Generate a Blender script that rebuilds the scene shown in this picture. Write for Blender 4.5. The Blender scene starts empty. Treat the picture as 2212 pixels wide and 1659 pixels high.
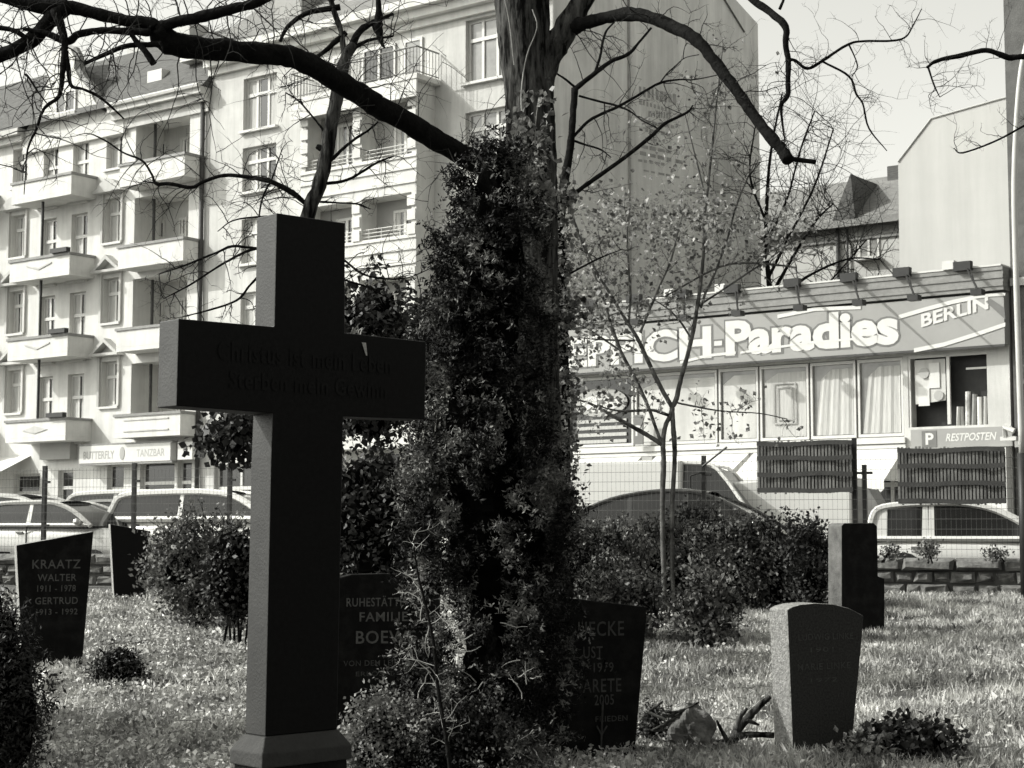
import bpy, math, random
import numpy as np
from mathutils import Vector, Matrix
random.seed(7); rng = np.random.default_rng(11)
scene = bpy.context.scene
C = scene.collection
# ---------------------------------------------------------------- camera
F, CX, CY, H = 3629.0, 1106.0, 829.5, 1.25
TH = math.atan((1149 - CY) / F); ct, st = math.cos(TH), math.sin(TH)
cam = bpy.data.cameras.new('camera'); camo = bpy.data.objects.new('camera', cam); C.objects.link(camo)
camo.location = (0, 0, H); camo.rotation_euler = (math.radians(90) + TH, 0, 0)
cam.sensor_width = 36; cam.lens = F / 2212 * 36; cam.clip_start = .05; cam.clip_end = 1200
cam.dof.use_dof = True; cam.dof.focus_distance = 7.2; cam.dof.aperture_fstop = 22.0
scene.camera = camo
# ---------------------------------------------------------------- world, sun, exposure
EL = math.radians(35); SUN_AZ = math.radians(180)          # sun straight from the left (-x)
w = bpy.data.worlds.new('World'); scene.world = w; w.use_nodes = True
nt = w.node_tree; nt.nodes.clear()
sky = nt.nodes.new('ShaderNodeTexSky'); sky.sky_type = 'NISHITA'; sky.sun_disc = False
sky.sun_elevation = EL; sky.sun_rotation = math.radians(-90); sky.air_density = 1.3; sky.dust_density = 3.0
bw = nt.nodes.new('ShaderNodeRGBToBW'); mul = nt.nodes.new('ShaderNodeVectorMath'); mul.operation = 'MULTIPLY'
mul.inputs[1].default_value = (1, 1, .93)
bg = nt.nodes.new('ShaderNodeBackground'); bg.inputs[1].default_value = .15
out = nt.nodes.new('ShaderNodeOutputWorld')
nt.links.new(sky.outputs[0], bw.inputs[0]); nt.links.new(bw.outputs[0], mul.inputs[0])
nt.links.new(mul.outputs[0], bg.inputs[0]); nt.links.new(bg.outputs[0], out.inputs[0])
sl = bpy.data.lights.new('sun', 'SUN'); sl.energy = 2.25; sl.angle = math.radians(.6); sl.color = (1, .995, .955)
so = bpy.data.objects.new('sun', sl); C.objects.link(so)
SD = Vector((-math.cos(EL), 0.0, math.sin(EL)))            # towards the sun
so.rotation_euler = SD.to_track_quat('Z', 'Y').to_euler()
scene.view_settings.view_transform = 'Standard'; scene.view_settings.look = 'None'
scene.view_settings.exposure = 1.0; scene.view_settings.gamma = 1
scene.cycles.max_bounces = 6; scene.cycles.transparent_max_bounces = 8

# ---------------------------------------------------------------- geometry of the view (used only to measure)
def ray(x, y):
    a = (x - CX) / F; b = (CY - y) / F
    return (a, ct - b * st, st + b * ct)
def at(x, y, Y):
    r = ray(x, y); k = Y / r[1]; return Vector((r[0] * k, Y, H + r[2] * k))
OX, OY = 12.4, 42.0; UX, UY = .8, -.6; NX, NY = .6, .8
FROT = math.atan2(UY, UX)
def fac(x, y, dep=0.0):
    r = ray(x, y); px = OX + NX * dep; py = OY + NY * dep
    k = (px * NX + py * NY) / (r[0] * NX + r[1] * NY)
    X, Yy = r[0] * k, r[1] * k
    return (X - OX) * UX + (Yy - OY) * UY, H + r[2] * k
def fworld(s, y, z): return Vector((OX + UX * s + NX * y, OY + UY * s + NY * y, z))
def sstep(t): t = max(0., min(1., t)); return t * t * (3 - 2 * t)
def gz(x, y):
    return .28 * sstep((y - 9) / 17) + (.03 * math.sin(x * .9 + 1) * math.cos(y * .7) if y < 26 else 0) * sstep((26 - y) / 4)
def gp(x, y):
    r = ray(x, y); k = 2.0
    while k < 200:
        if H + r[2] * k < gz(r[0] * k, r[1] * k): break
        k += .01
    return Vector((r[0] * k, r[1] * k, gz(r[0] * k, r[1] * k)))
# ---------------------------------------------------------------- materials (the photograph is black and white)
TINT = (1, .995, .955)
def col(v): return (v * TINT[0], v * TINT[1], v * TINT[2], 1)
MATS = {}
def mat(name, v, rough=.8, var=.15, scale=6., bump=0., bscale=None, spec=.3, transl=0., metal=0., stretch=None, detail=6, v2=None, pos=(.3, .7), streak=0):
    if name in MATS: return MATS[name]
    m = bpy.data.materials.new(name); m.use_nodes = True; t = m.node_tree; p = t.nodes['Principled BSDF']
    p.inputs['Roughness'].default_value = rough; p.inputs['Specular IOR Level'].default_value = spec
    p.inputs['Metallic'].default_value = metal
    tc = t.nodes.new('ShaderNodeTexCoord'); mp = t.nodes.new('ShaderNodeMapping')
    if stretch: mp.inputs['Scale'].default_value = stretch
    t.links.new(tc.outputs['Object'], mp.inputs['Vector'])
    no = t.nodes.new('ShaderNodeTexNoise'); no.inputs['Scale'].default_value = scale; no.inputs['Detail'].default_value = detail
    no.inputs['Roughness'].default_value = .65
    t.links.new(mp.outputs[0], no.inputs['Vector'])
    cr = t.nodes.new('ShaderNodeValToRGB'); cr.color_ramp.elements[0].position = pos[0]; cr.color_ramp.elements[1].position = pos[1]
    hi = v2 if v2 is not None else v * (1 + var)
    lo = v if v2 is not None else v * (1 - var)
    cr.color_ramp.elements[0].color = col(lo); cr.color_ramp.elements[1].color = col(min(hi, .95))
    t.links.new(no.outputs['Fac'], cr.inputs[0]); outc = cr.outputs[0]
    if streak:                                                  # rain streaks and stains
        m2 = t.nodes.new('ShaderNodeMapping'); m2.inputs['Scale'].default_value = (1.6, 1.6, .12); t.links.new(tc.outputs['Object'], m2.inputs['Vector'])
        n3 = t.nodes.new('ShaderNodeTexNoise'); n3.inputs['Scale'].default_value = 1.4; n3.inputs['Detail'].default_value = 9; n3.inputs['Roughness'].default_value = .7; t.links.new(m2.outputs[0], n3.inputs['Vector'])
        c3 = t.nodes.new('ShaderNodeValToRGB'); c3.color_ramp.elements[0].position = .38; c3.color_ramp.elements[1].position = .62
        c3.color_ramp.elements[0].color = (1 - streak,) * 3 + (1,); c3.color_ramp.elements[1].color = (1, 1, 1, 1); t.links.new(n3.outputs['Fac'], c3.inputs[0])
        mm = t.nodes.new('ShaderNodeMix'); mm.data_type = 'RGBA'; mm.blend_type = 'MULTIPLY'; mm.inputs[0].default_value = 1
        t.links.new(outc, mm.inputs[6]); t.links.new(c3.outputs[0], mm.inputs[7]); outc = mm.outputs[2]
    t.links.new(outc, p.inputs['Base Color'])
    if bump:
        n2 = t.nodes.new('ShaderNodeTexNoise'); n2.inputs['Scale'].default_value = bscale or scale * 4; n2.inputs['Detail'].default_value = 5
        t.links.new(mp.outputs[0], n2.inputs['Vector'])
        b = t.nodes.new('ShaderNodeBump'); b.inputs['Strength'].default_value = bump; b.inputs['Distance'].default_value = .02
        t.links.new(n2.outputs['Fac'], b.inputs['Height']); t.links.new(b.outputs[0], p.inputs['Normal'])
    if transl:
        tr = t.nodes.new('ShaderNodeBsdfTranslucent'); mx = t.nodes.new('ShaderNodeMixShader'); mx.inputs[0].default_value = transl
        t.links.new(cr.outputs[0], tr.inputs[0]); t.links.new(p.outputs[0], mx.inputs[1]); t.links.new(tr.outputs[0], mx.inputs[2])
        t.links.new(mx.outputs[0], t.nodes['Material Output'].inputs[0])
    MATS[name] = m; return m
M = dict(
 plaster=mat('plaster_light', .60, .9, .10, 1.2, .25, 40, streak=.16), plaster2=mat('plaster_warm', .52, .9, .14, .8, .3, 30, streak=.2),
 trim=mat('stucco_trim', .60, .85, .08, 3, streak=.14), grey=mat('plaster_grey', .66, .9, .18, .35, .4, 25, streak=.22),
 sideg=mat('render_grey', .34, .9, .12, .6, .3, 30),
 rearwhite=mat('plaster_rear', .46, .9, .05, .5, .2, 40, streak=.08), roof=mat('roof_tile', .085, .8, .35, 3, .5, 12, stretch=(1, 1, 6)),
 roofl=mat('roof_tile_pale', .17, .8, .3, 3, .5, 12, stretch=(1, 1, 6)),
 frame=mat('window_frame', .52, .5, .05), glass=mat('glass_dark', .022, .12, .3, .6, spec=.5),
 coref=mat('leaf_gap_shade', .003, .9, .3, 9, spec=.0), roughd=mat('stone_side_weathered', .05, .9, .1, 4, .5, 70, v2=.17),  # coref: near-black, stands for the shade deep inside foliage
 glassm=mat('glass_mid', .12, .2, .5, .7, spec=.5, v2=.30), curtain=mat('curtain', .4, .9, .2, 5, stretch=(6, 6, .4)),
 dark=mat('dark_metal', .02, .5, .3), darkpaint=mat('dark_paint', .05, .6, .3),
 zinc=mat('zinc', .2, .5, .2), concrete=mat('concrete', .3, .9, .25, 2, .4),
 sign=mat('sign_board', .27, .5, .10, .9), signw=mat('sign_white', .55, .5, .05), signd=mat('sign_dark', .14, .5, .1),
 granite=mat('granite_polished', .004, .42, .5, 60, .03, 200, spec=.12),
 granite2=mat('granite_black', .005, .6, .5, 7, .25, 120, spec=.08, v2=.02, pos=(.45, .8)), granites=mat('granite_sawn_lit', .022, .55, .3, 8, .1, 120, spec=.3),
 graniteg=mat('granite_speckled', .012, .75, .1, 90, .25, 150, v2=.05, spec=.15),
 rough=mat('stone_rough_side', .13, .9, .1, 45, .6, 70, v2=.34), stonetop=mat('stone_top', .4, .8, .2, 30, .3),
 letter=mat('letter_worn', .05, .7, .5, 30), letterf=mat('letter_faint', .005, .6, .8, 5, spec=.13),
 lettergrey=mat('letter_grey', .085, .7, .35, 25),
 bark=mat('bark', .006, .95, .1, 16, 1., 30, v2=.10, stretch=(1, 1, .16), spec=.03, pos=(.42, .68)), barkd=mat('bark_dark', .009, .95, .5, 14, .8, 30, spec=.04),
 barks=mat('bark_sapling', .010, .8, .1, 7, .5, v2=.16, spec=.1), twig=mat('twig', .03, .95, .4, 8, spec=.1),
 twigl=mat('twig_pale', .28, .9, .3, 10, spec=.1),
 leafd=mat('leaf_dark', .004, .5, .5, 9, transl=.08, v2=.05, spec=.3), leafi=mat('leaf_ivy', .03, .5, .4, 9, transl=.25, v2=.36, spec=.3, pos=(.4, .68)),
 leafs=mat('leaf_spring', .05, .6, .35, 9, transl=.3, v2=.4, pos=(.42, .62)), leafc=mat('leaf_conifer', .006, .6, .4, 4, transl=.06, v2=.34, spec=.15, pos=(.5, .68)),
 leafh=mat('leaf_hedge', .015, .5, .4, 8, transl=.2, v2=.34, spec=.3, pos=(.42, .7)), grass=mat('grass_blade', .07, .6, .4, 1.5, transl=.15, v2=.78, spec=.3, detail=14, pos=(.34, .66)), cover=mat('cover_leaf', .09, .5, .4, 1.8, transl=.15, v2=.8, spec=.4, pos=(.36, .68), detail=14),
 soil=mat('ground_soil', .03, .95, .3, 1.6, .8, 30, v2=.14), cap=mat('cap_stone', .032, .8, .2, 20, .2), litter=mat('dry_litter', .45, .9, .3, 6), asphalt=mat('asphalt', .09, .9, .25, 2, .3),
 pave=mat('pavement', .26, .9, .2, 2), stonew=mat('wall_stone', .05, .9, .3, 5, .8, 20, v2=.24), mortar=mat('mortar', .06, .95, .3),
 reed=mat('reed_slat', .06, .8, .1, 9, v2=.24, stretch=(1, 1, .3)), carw=mat('paint_white', .66, .25, .03, spec=.6),
 carl=mat('paint_silver', .5, .25, .05, spec=.7, metal=.3), carg=mat('paint_grey', .2, .25, .1, spec=.7, metal=.3), card=mat('paint_black', .035, .14, .2, spec=.7),
 tyre=mat('rubber', .02, .8, .2), rim=mat('wheel_rim', .4, .4, .1, metal=.6), awn=mat('awning_cloth', .6, .85, .04, 2),
 pole=mat('pole_white', .45, .4, .06), brick=mat('brick_dark', .10, .9, .25, 3, .4, 30), flower=mat('flower_pale', .6, .7, .2, 12),
 lampwhite=mat('lantern_glass', .6, .3, .1, 14), wood=mat('cut_wood', .3, .9, .3, 12, .6), boulder=mat('boulder', .05, .9, .3, 9, 1., 22, v2=.22),
 mural=mat('mural_faded', .30, .9, .25, 2.5), haze=mat('cloth_roll', .4, .8, .6, 4))
# ---------------------------------------------------------------- mesh helpers
def setp(o, label=None, cat=None, group=None, kind=None):
    if label: o['label'] = label
    if cat: o['category'] = cat
    if group: o['group'] = group
    if kind: o['kind'] = kind
    return o
def empty(name, loc, label, cat, rz=0, group=None):
    o = bpy.data.objects.new(name, None); C.objects.link(o); o.location = loc; o.rotation_euler = (0, 0, rz); o.empty_display_size = .2
    return setp(o, label, cat, group)
class MB:
    def __init__(s, off=(0, 0, 0)): s.v = []; s.f = []; s.o = Vector(off)
    def add(s, vs, fs):
        b = len(s.v); s.v += [tuple(Vector(v) - s.o) for v in vs]; s.f += [tuple(b + i for i in f) for f in fs]
    def box(s, x0, x1, y0, y1, z0, z1):
        if x0 > x1: x0, x1 = x1, x0
        if y0 > y1: y0, y1 = y1, y0
        if z0 > z1: z0, z1 = z1, z0
        s.add([(x0, y0, z0), (x1, y0, z0), (x1, y1, z0), (x0, y1, z0), (x0, y0, z1), (x1, y0, z1), (x1, y1, z1), (x0, y1, z1)],
              [(0, 3, 2, 1), (4, 5, 6, 7), (0, 1, 5, 4), (1, 2, 6, 5), (2, 3, 7, 6), (3, 0, 4, 7)])
        return s
    def quad(s, a, b, c, d): s.add([a, b, c, d], [(0, 1, 2, 3)]); return s
    def prism(s, poly, y0, y1):                # polygon in (x,z), extruded in y
        n = len(poly); s.add([(p[0], y0, p[1]) for p in poly] + [(p[0], y1, p[1]) for p in poly],
              [tuple(range(n)), tuple(range(2 * n - 1, n - 1, -1))] + [(i, i + n, (i + 1) % n + n, (i + 1) % n) for i in range(n)])
        return s
    def tube(s, pts, rad, n=8, cap=True, jit=0):
        pts = [Vector(p) for p in pts]; b = []; vs = []; fs = []
        if not hasattr(rad, '__len__'): rad = [rad] * len(pts)
        t0 = (pts[1] - pts[0]).normalized(); up = Vector((0, 1, .3)) if abs(t0.y) < .8 else Vector((1, 0, .2))
        u = t0.cross(up).normalized()
        for i, p in enumerate(pts):
            t = (pts[min(i + 1, len(pts) - 1)] - pts[max(i - 1, 0)]).normalized()
            u = (u - t * u.dot(t)).normalized(); v = t.cross(u)
            for k in range(n):
                a = 2 * math.pi * k / n; r = rad[i] * (1 + (random.uniform(-jit, jit) if jit else 0))
                vs.append(p + (u * math.cos(a) + v * math.sin(a)) * r)
        for i in range(len(pts) - 1):
            for k in range(n):
                fs.append((i * n + k, i * n + (k + 1) % n, (i + 1) * n + (k + 1) % n, (i + 1) * n + k))
        if cap: fs += [tuple(range(n - 1, -1, -1)), tuple((len(pts) - 1) * n + k for k in range(n))]
        s.add(vs, fs); return s
    def build(s, name, m, parent=None, smooth=False, bevel=0, **kw):
        me = bpy.data.meshes.new(name); me.from_pydata(s.v, [], s.f); me.materials.append(m); me.validate()
        if smooth: me.polygons.foreach_set('use_smooth', [True] * len(me.polygons))
        o = bpy.data.objects.new(name, me); C.objects.link(o)
        if parent: o.parent = parent
        if bevel:
            b = o.modifiers.new('bevel', 'BEVEL'); b.width = bevel; b.segments = 2; b.limit_method = 'ANGLE'
        return setp(o, **kw)
def npmesh(name, V, Fq, m, parent=None, smooth=False, **kw):
    me = bpy.data.meshes.new(name); k = Fq.shape[1]
    me.vertices.add(len(V)); me.vertices.foreach_set('co', V.astype(np.float32).ravel())
    me.loops.add(Fq.size); me.loops.foreach_set('vertex_index', Fq.astype(np.int32).ravel())
    me.polygons.add(len(Fq)); me.polygons.foreach_set('loop_start', np.arange(0, Fq.size, k, dtype=np.int32))
    me.polygons.foreach_set('loop_total', np.full(len(Fq), k, dtype=np.int32))
    me.materials.append(m); me.update(calc_edges=True)
    o = bpy.data.objects.new(name, me); C.objects.link(o)
    if parent: o.parent = parent
    return setp(o, **kw)
def leaves(name, P, size, m, parent=None, org=(0, 0, 0), aspect=.55, flat=0.0, **kw):
    """one small rhombic, slightly folded leaf at each point"""
    n = len(P); size = np.asarray(size) * np.ones(n)
    d = rng.normal(size=(n, 3)); d[:, 2] *= (1 - flat); d /= np.linalg.norm(d, axis=1)[:, None]
    e = rng.normal(size=(n, 3)); e -= d * (d * e).sum(1)[:, None]; e /= np.linalg.norm(e, axis=1)[:, None]
    nn = np.cross(d, e); P = np.asarray(P) - np.asarray(org)
    a = P; b = P + d * (size * .45)[:, None] + e * (size * aspect * .5)[:, None] + nn * (size * .1)[:, None]
    c = P + d * size[:, None]; g = P + d * (size * .45)[:, None] - e * (size * aspect * .5)[:, None] + nn * (size * .1)[:, None]
    V = np.stack([a, b, c, g], 1).reshape(-1, 3); Fq = np.arange(4 * n).reshape(-1, 4)
    return npmesh(name, V, Fq, m, parent, **kw)
def text_data(body, size, bold=0.0, shear=0.0, align='CENTER', space=1.0):
    cu = bpy.data.curves.new('tmp', 'FONT'); cu.body = body; cu.size = 1; cu.offset = bold; cu.shear = shear
    cu.align_x = align; cu.space_character = space; cu.resolution_u = 3
    o = bpy.data.objects.new('tmp', cu); C.objects.link(o)
    dg = bpy.context.evaluated_depsgraph_get(); me = bpy.data.meshes.new_from_object(o.evaluated_get(dg))
    vs = [tuple(v.co) for v in me.vertices]; fs = [tuple(p.vertices) for p in me.polygons]
    bpy.data.objects.remove(o); bpy.data.meshes.remove(me); bpy.data.curves.remove(cu)
    return vs, fs
def text_on(mb, body, size, fn, bold=0., shear=0., align='CENTER', space=1., width=None, height=None):
    vs, fs = text_data(body, size, bold, shear, align, space)
    xs = [v[0] for v in vs]; k = (width / (max(xs) - min(xs))) if width else 1.
    ys = [v[1] for v in vs]; q = (height / (max(ys) - min(ys))) if height else 1.
    y0 = min(ys) if height else 0
    mb.add([fn(v[0] * k, (v[1] - y0) * q) for v in vs], fs)
def smooth_path(pts, rad, sub=4):
    """Catmull-Rom through measured points"""
    P = [Vector(p) for p in pts]; P = [P[0] * 2 - P[1]] + P + [P[-1] * 2 - P[-2]]; R = [rad[0]] + list(rad) + [rad[-1]]
    op, orr = [], []
    for i in range(1, len(P) - 2):
        for k in range(sub):
            t = k / sub; a, b, c, d = P[i - 1], P[i], P[i + 1], P[i + 2]
            op.append(.5 * ((2 * b) + (c - a) * t + (2 * a - 5 * b + 4 * c - d) * t * t + (3 * b - a - 3 * c + d) * t ** 3))
            orr.append(R[i] * (1 - t) + R[i + 1] * t)
    op.append(P[-2]); orr.append(R[-2]); return op, orr
def fbox(mb, s0, s1, y0, y1, z0, z1): mb.box(s0, s1, y0, y1, z0, z1)
def wall_holes(mb, s0, s1, z0, z1, y, holes, rev=.25):
    S = sorted({s0, s1} | {h[0] for h in holes} | {h[1] for h in holes}); Z = sorted({z0, z1} | {h[2] for h in holes} | {h[3] for h in holes})
    S = [a for a in S if s0 <= a <= s1]; Z = [a for a in Z if z0 <= a <= z1]
    for i in range(len(S) - 1):
        for j in range(len(Z) - 1):
            cs, cz = (S[i] + S[i + 1]) / 2, (Z[j] + Z[j + 1]) / 2
            if any(h[0] < cs < h[1] and h[2] < cz < h[3] for h in holes): continue
            mb.quad((S[i], y, Z[j]), (S[i + 1], y, Z[j]), (S[i + 1], y, Z[j + 1]), (S[i], y, Z[j + 1]))
    for h in holes:
        a, b, c, d = h[:4]; r = h[4] if len(h) > 4 else rev
        mb.quad((a, y, c), (a, y, d), (a, y + r, d), (a, y + r, c)); mb.quad((b, y, c), (b, y + r, c), (b, y + r, d), (b, y, d))
        mb.quad((a, y, d), (b, y, d), (b, y + r, d), (a, y + r, d)); mb.quad((a, y, c), (a, y + r, c), (b, y + r, c), (b, y, c))
def window(par, off, s0, s1, z0, z1, y, cols=2, transom=.66, kind='dark', sill=True, fw=.09, name='window'):
    mb = MB(off); d = .05
    mb.box(s0, s1, y - d, y, z0, z0 + fw).box(s0, s1, y - d, y, z1 - fw, z1).box(s0, s0 + fw, y - d, y, z0 + fw, z1 - fw).box(s1 - fw, s1, y - d, y, z0 + fw, z1 - fw)
    for i in range(1, cols):
        x = s0 + (s1 - s0) * i / cols; mb.box(x - fw * .55, x + fw * .55, y - d - .01, y, z0 + fw, z1 - fw)
    if transom:
        z = z0 + (z1 - z0) * transom; mb.box(s0 + fw, s1 - fw, y - d - .03, y + .002, z - .06, z + .06)
    if sill: mb.box(s0 - .1, s1 + .1, y - .38, y, z0 - .09, z0 - .003)
    o = mb.build(name, M['frame'], par)
    p = MB(off); p.quad((s0, y - .015, z0), (s1, y - .015, z0), (s1, y - .015, z1), (s0, y - .015, z1))
    p.build('pane', M['glass'] if kind != 'mid' else M['glassm'], o)
    if kind == 'curtain':
        a = s0 + fw; b = s0 + (s1 - s0) * random.uniform(.28, .48)
        n = 7
        for side in (0, 1):
            if side and random.random() < .4: continue
            c = MB(off); xa, xb = (a, b) if not side else (s1 - (b - s0) * .8, s1 - fw)
            for i in range(n):
                u0, u1 = xa + (xb - xa) * i / n, xa + (xb - xa) * (i + 1) / n
                yy = y - .022 - .005 * (i % 2); c.quad((u0, yy, z0 + fw), (u1, y - .022 - .005 * ((i + 1) % 2), z0 + fw), (u1, y - .022 - .005 * ((i + 1) % 2), z1 - fw), (u0, yy, z1 - fw))
            c.build('curtain', M['curtain'], o)
    return o
# ================================================================ GROUND
def ground_grid(name, xs, ys, f, m, **kw):
    nx, ny = len(xs), len(ys)
    V = np.array([(x, y, f(x, y)) for y in ys for x in xs])
    Fq = np.array([(j * nx + i, j * nx + i + 1, (j + 1) * nx + i + 1, (j + 1) * nx + i) for j in range(ny - 1) for i in range(nx - 1)])
    return npmesh(name, V, Fq, m, kind='structure', **kw)
ground_grid('ground', np.concatenate([np.linspace(-200, -22, 8), np.linspace(-20, 20, 81), np.linspace(22, 200, 8)]),
            np.concatenate([np.linspace(-60, -1, 8), np.linspace(0, 27, 82), np.linspace(30, 400, 12)]), gz, M['soil'])
FS = -.34                                                    # the cemetery fence runs y = FY0 + FS*x
FY0 = 28.04
def fy(x): return FY0 + FS * x
me = MB(); me.add([(-60, fy(-60) + .5, .30), (60, fy(60) + .5, .30), (60, 60, .30), (-60, 110, .30)], [(0, 1, 2, 3)])
me.build('road', M['asphalt'], kind='structure')
pm = MB(); a, b = fworld(-55, -3.4, 0), fworld(20, -3.4, 0); c_, d_ = fworld(20, 14, 0), fworld(-55, 14, 0)
pm.add([(a.x, a.y, .305), (b.x, b.y, .305), (b.x, b.y, .42), (a.x, a.y, .42), (c_.x, c_.y, .42), (d_.x, d_.y, .42)], [(0, 1, 2, 3), (3, 2, 4, 5)])
pm.build('pavement', M['pave'], kind='structure')
G0 = .42
# ================================================================ BUILDINGS ALONG THE STREET
# ---- pale corner tenement with gable and balconies
L0 = -29.1; LW = -50.0
ofs = (-39, 0, G0)
tb = empty('tenement_house', fworld(*ofs), 'pale stuccoed tenement with curved gable and stacked balconies, at the left', 'building', FROT)
T = [14.75, 11.7, 8.65, 5.5]
holes = []; wins = []
def whole(s0, s1, z0, z1, rev=.28, kind='curtain', cols=2, tr=.66): holes.append((s0, s1, z0, z1, rev)); wins.append((s0, s1, z0, z1, rev, kind, cols, tr))
for base in (-34.78, -40.5, -46.2):
    for i, t in enumerate(T[:3] + [5.5]):
        if base == -46.2 and i > 3: continue
        whole(base, base + .92, t + .42 if i else t + .2, t + 2.12 if i else t + 1.75, kind='curtain')
for i, t in enumerate(T):
    for a, b in ((-38.55, -37.65), (-36.75, -35.8), (-44.2, -43.3), (-42.6, -41.7)):
        whole(a, b, t - .85, t + (1.75 if i else 1.55), .22)
lo = []                                                       # recessed loggias, right hand stack
for i, t in enumerate(T):
    holes.append((-33.1, -30.15, t - .75, t + (1.95 if i else 1.75), 1.35)); lo.append((t, 1.95 if i else 1.75))
# shop openings
for a, b, z0, z1 in ((-34.35, -33.4, .5, 3.75), (-32.5, -30.65, 1.0, 3.8), (-30.5, -29.75, 1.0, 3.8), (-37.2, -36.3, 1.2, 3.6), (-39.9, -38.3, .9, 3.5), (-44, -41.5, .9, 3.5)):
    whole(a, b, z0, z1, .22, 'dark', 1, .72)
m1 = MB(ofs); wall_holes(m1, LW, L0, G0 - .3, 17.1, 0, holes)
m1.quad((L0, 0, G0 - .3), (L0, 11, G0 - .3), (L0, 11, 17.1), (L0, 0, 17.1)); m1.quad((LW, 0, G0 - .3), (LW, 0, 17.1), (LW, 11, 17.1), (LW, 11, G0 - .3))
m1.quad((LW, 11, G0 - .3), (LW, 11, 17.1), (L0, 11, 17.1), (L0, 11, G0 - .3))
m1.build('wall', M['plaster'], tb)
for t, h in lo:
    b = MB(ofs); b.quad((-33.1, 1.35, t - .75), (-30.15, 1.35, t - .75), (-30.15, 1.35, t + h), (-33.1, 1.35, t + h)); b.build('loggia_wall', M['plaster2'], tb)
    for px0, px1 in ((333, 357), (388, 404)):
        s0 = fac(px0, 460, 1.33)[0]; s1 = fac(px1, 460, 1.33)[0]
        window(tb, ofs, s0, s1, t - .7, t + 1.3, 1.34, kind='curtain', sill=False)
    r = MB(ofs); r.tube([(-32.6, .5, t - .7), (-32.6, .5, t + h)], .06, 6); r.build('post', M['darkpaint'], tb)
for s0, s1, z0, z1, rev, kind, cols, tr in wins: window(tb, ofs, s0, s1, z0, z1, rev, cols, tr, kind, sill=z0 > 4)
# balconies
for i, t in enumerate(T):
    for (a, b, d) in ((-38.9, -35.3, 1.2), (-32.9, -29.4, .9), (-44.9, -41.3, 1.2)):
        m = MB(ofs); e = .012
        m.box(a, b, -d, -.003, t - .86, t - .7).box(a, b, -d, -d + .12, t - .697, t - .1).box(a, a + .12, -d + .123, -.003, t - .697, t - .1).box(b - .12, b, -d + .123, -.003, t - .697, t - .1)
        bo = m.build('balcony', M['trim'], tb)
        h = MB(ofs); h.box(a - .05, b + .05, -d - .05, -d + .15, t - .097, t).box(a - .05, a + .15, -d + .153, -.003, t - .097, t).box(b - .15, b + .05, -d + .153, -.003, t - .097, t)
        h.build('coping', M['zinc'], bo)
        if d > 1:
            if i == 0: pass
            elif i in (1, 2):                                # relief ornament: a shallow V
                c = (a + b) / 2; v = MB(ofs)
                v.prism([(c - .75, t - .33), (c, t - .52), (c + .75, t - .33), (c + .75, t - .28), (c, t - .44), (c - .75, t - .28)], -d - .03, -d - .004)
                v.build('ornament', M['plaster2'], bo)
            else:
                c = (a + b) / 2; v = MB(ofs); v.prism([(c - .75, t - .42), (c, t - .56), (c + .75, t - .42), (c, t - .27)], -d - .03, -d - .004); v.build('ornament', M['plaster2'], bo)
            if i in (1, 2, 3):
                p = MB(ofs); p.box(b - .95, b + .02, -d - .18, -d + .02, t + .003, t + .17); p.build('flower_box', M['dark'], bo)
            p = MB(ofs); p.tube([(-37.35 if a > -40 else a + 1.5, -.9, t + .0), (-37.35 if a > -40 else a + 1.5, -.9, (T[i - 1] - .865) if i else t + .01)], .055, 6)
            if i: p.build('post', M['dark'], bo)
        else:
            if i == 3:
                c = (a + b) / 2; v = MB(ofs)
                for q in ((a + .5, b - .6, t - .25, t - .2), (a + .5, b - .6, t - .65, t - .6)): v.box(q[0], q[1], -d - .03, -d - .004, q[2], q[3])
                v.build('ornament', M['plaster2'], bo)
# pediments over the single windows
for base in (-34.78, -40.5, -46.2):
    for i, t in enumerate(T[1:]):
        m = MB(ofs); c = base + .46; z = t + 2.3
        m.box(c - .8, c + .8, -.36, -.003, z, z + .1)
        if i == 0: m.prism([(c - .72 + 1.44 * k / 8, z + .093 + .42 * math.sin(math.pi * k / 8)) for k in range(9)], -.33, -.003)
        else:
            m.prism([(c - .78, z + .093), (c - .6, z + .093), (c, z + .5), (c, z + .66)], -.34, -.003).prism([(c + .78, z + .093), (c, z + .66), (c, z + .5), (c + .6, z + .093)], -.34, -.003)
        m.box(c - .62, c - .5, -.09, -.003, t + .42, z - .003).box(c + .5, c + .62, -.09, -.003, t + .42, z - .003)
        m.build('pediment', M['plaster2'], tb)
# cornice, roof, gable
m = MB(ofs); m.box(-34.2, L0, -.5, -.003, 16.95, 17.2).box(-34.2, L0, -.3, -.003, 16.7, 16.947).box(-34.2, L0, -.12, -.003, 16.35, 16.697)
m.build('cornice', M['plaster2'], tb); m = MB(ofs)
m.box(LW, -39.6, -.5, -.003, 16.95, 17.2).box(LW, -39.6, -.3, -.003, 16.7, 16.947).build('cornice', M['plaster2'], tb)
zr = 19.6
m = MB(ofs); m.tube([(-34.2, -.55, 17.22), (L0, -.55, 17.22)], .09, 6); m.build('gutter', M['frame'], tb)
m = MB(ofs); m.quad((LW, -.48, 17.2), (L0 + .05, -.48, 17.2), (L0 + .05, 2.6, 20.4), (LW, 2.6, 20.4)); m.quad((LW, 2.6, 20.4), (L0 + .05, 2.6, 20.4), (L0 + .05, 11, 19.5), (LW, 11, 19.5))
m.quad((L0 + .05, -.48, 17.2), (L0 + .05, 11, 17.2), (L0 + .05, 11, 19.5), (L0 + .05, 2.6, 20.4)).quad((LW, -.48, 17.2), (LW, 2.6, 20.4), (LW, 11, 19.5), (LW, 11, 17.2))
m.build('roof', M['roof'], tb)
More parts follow.
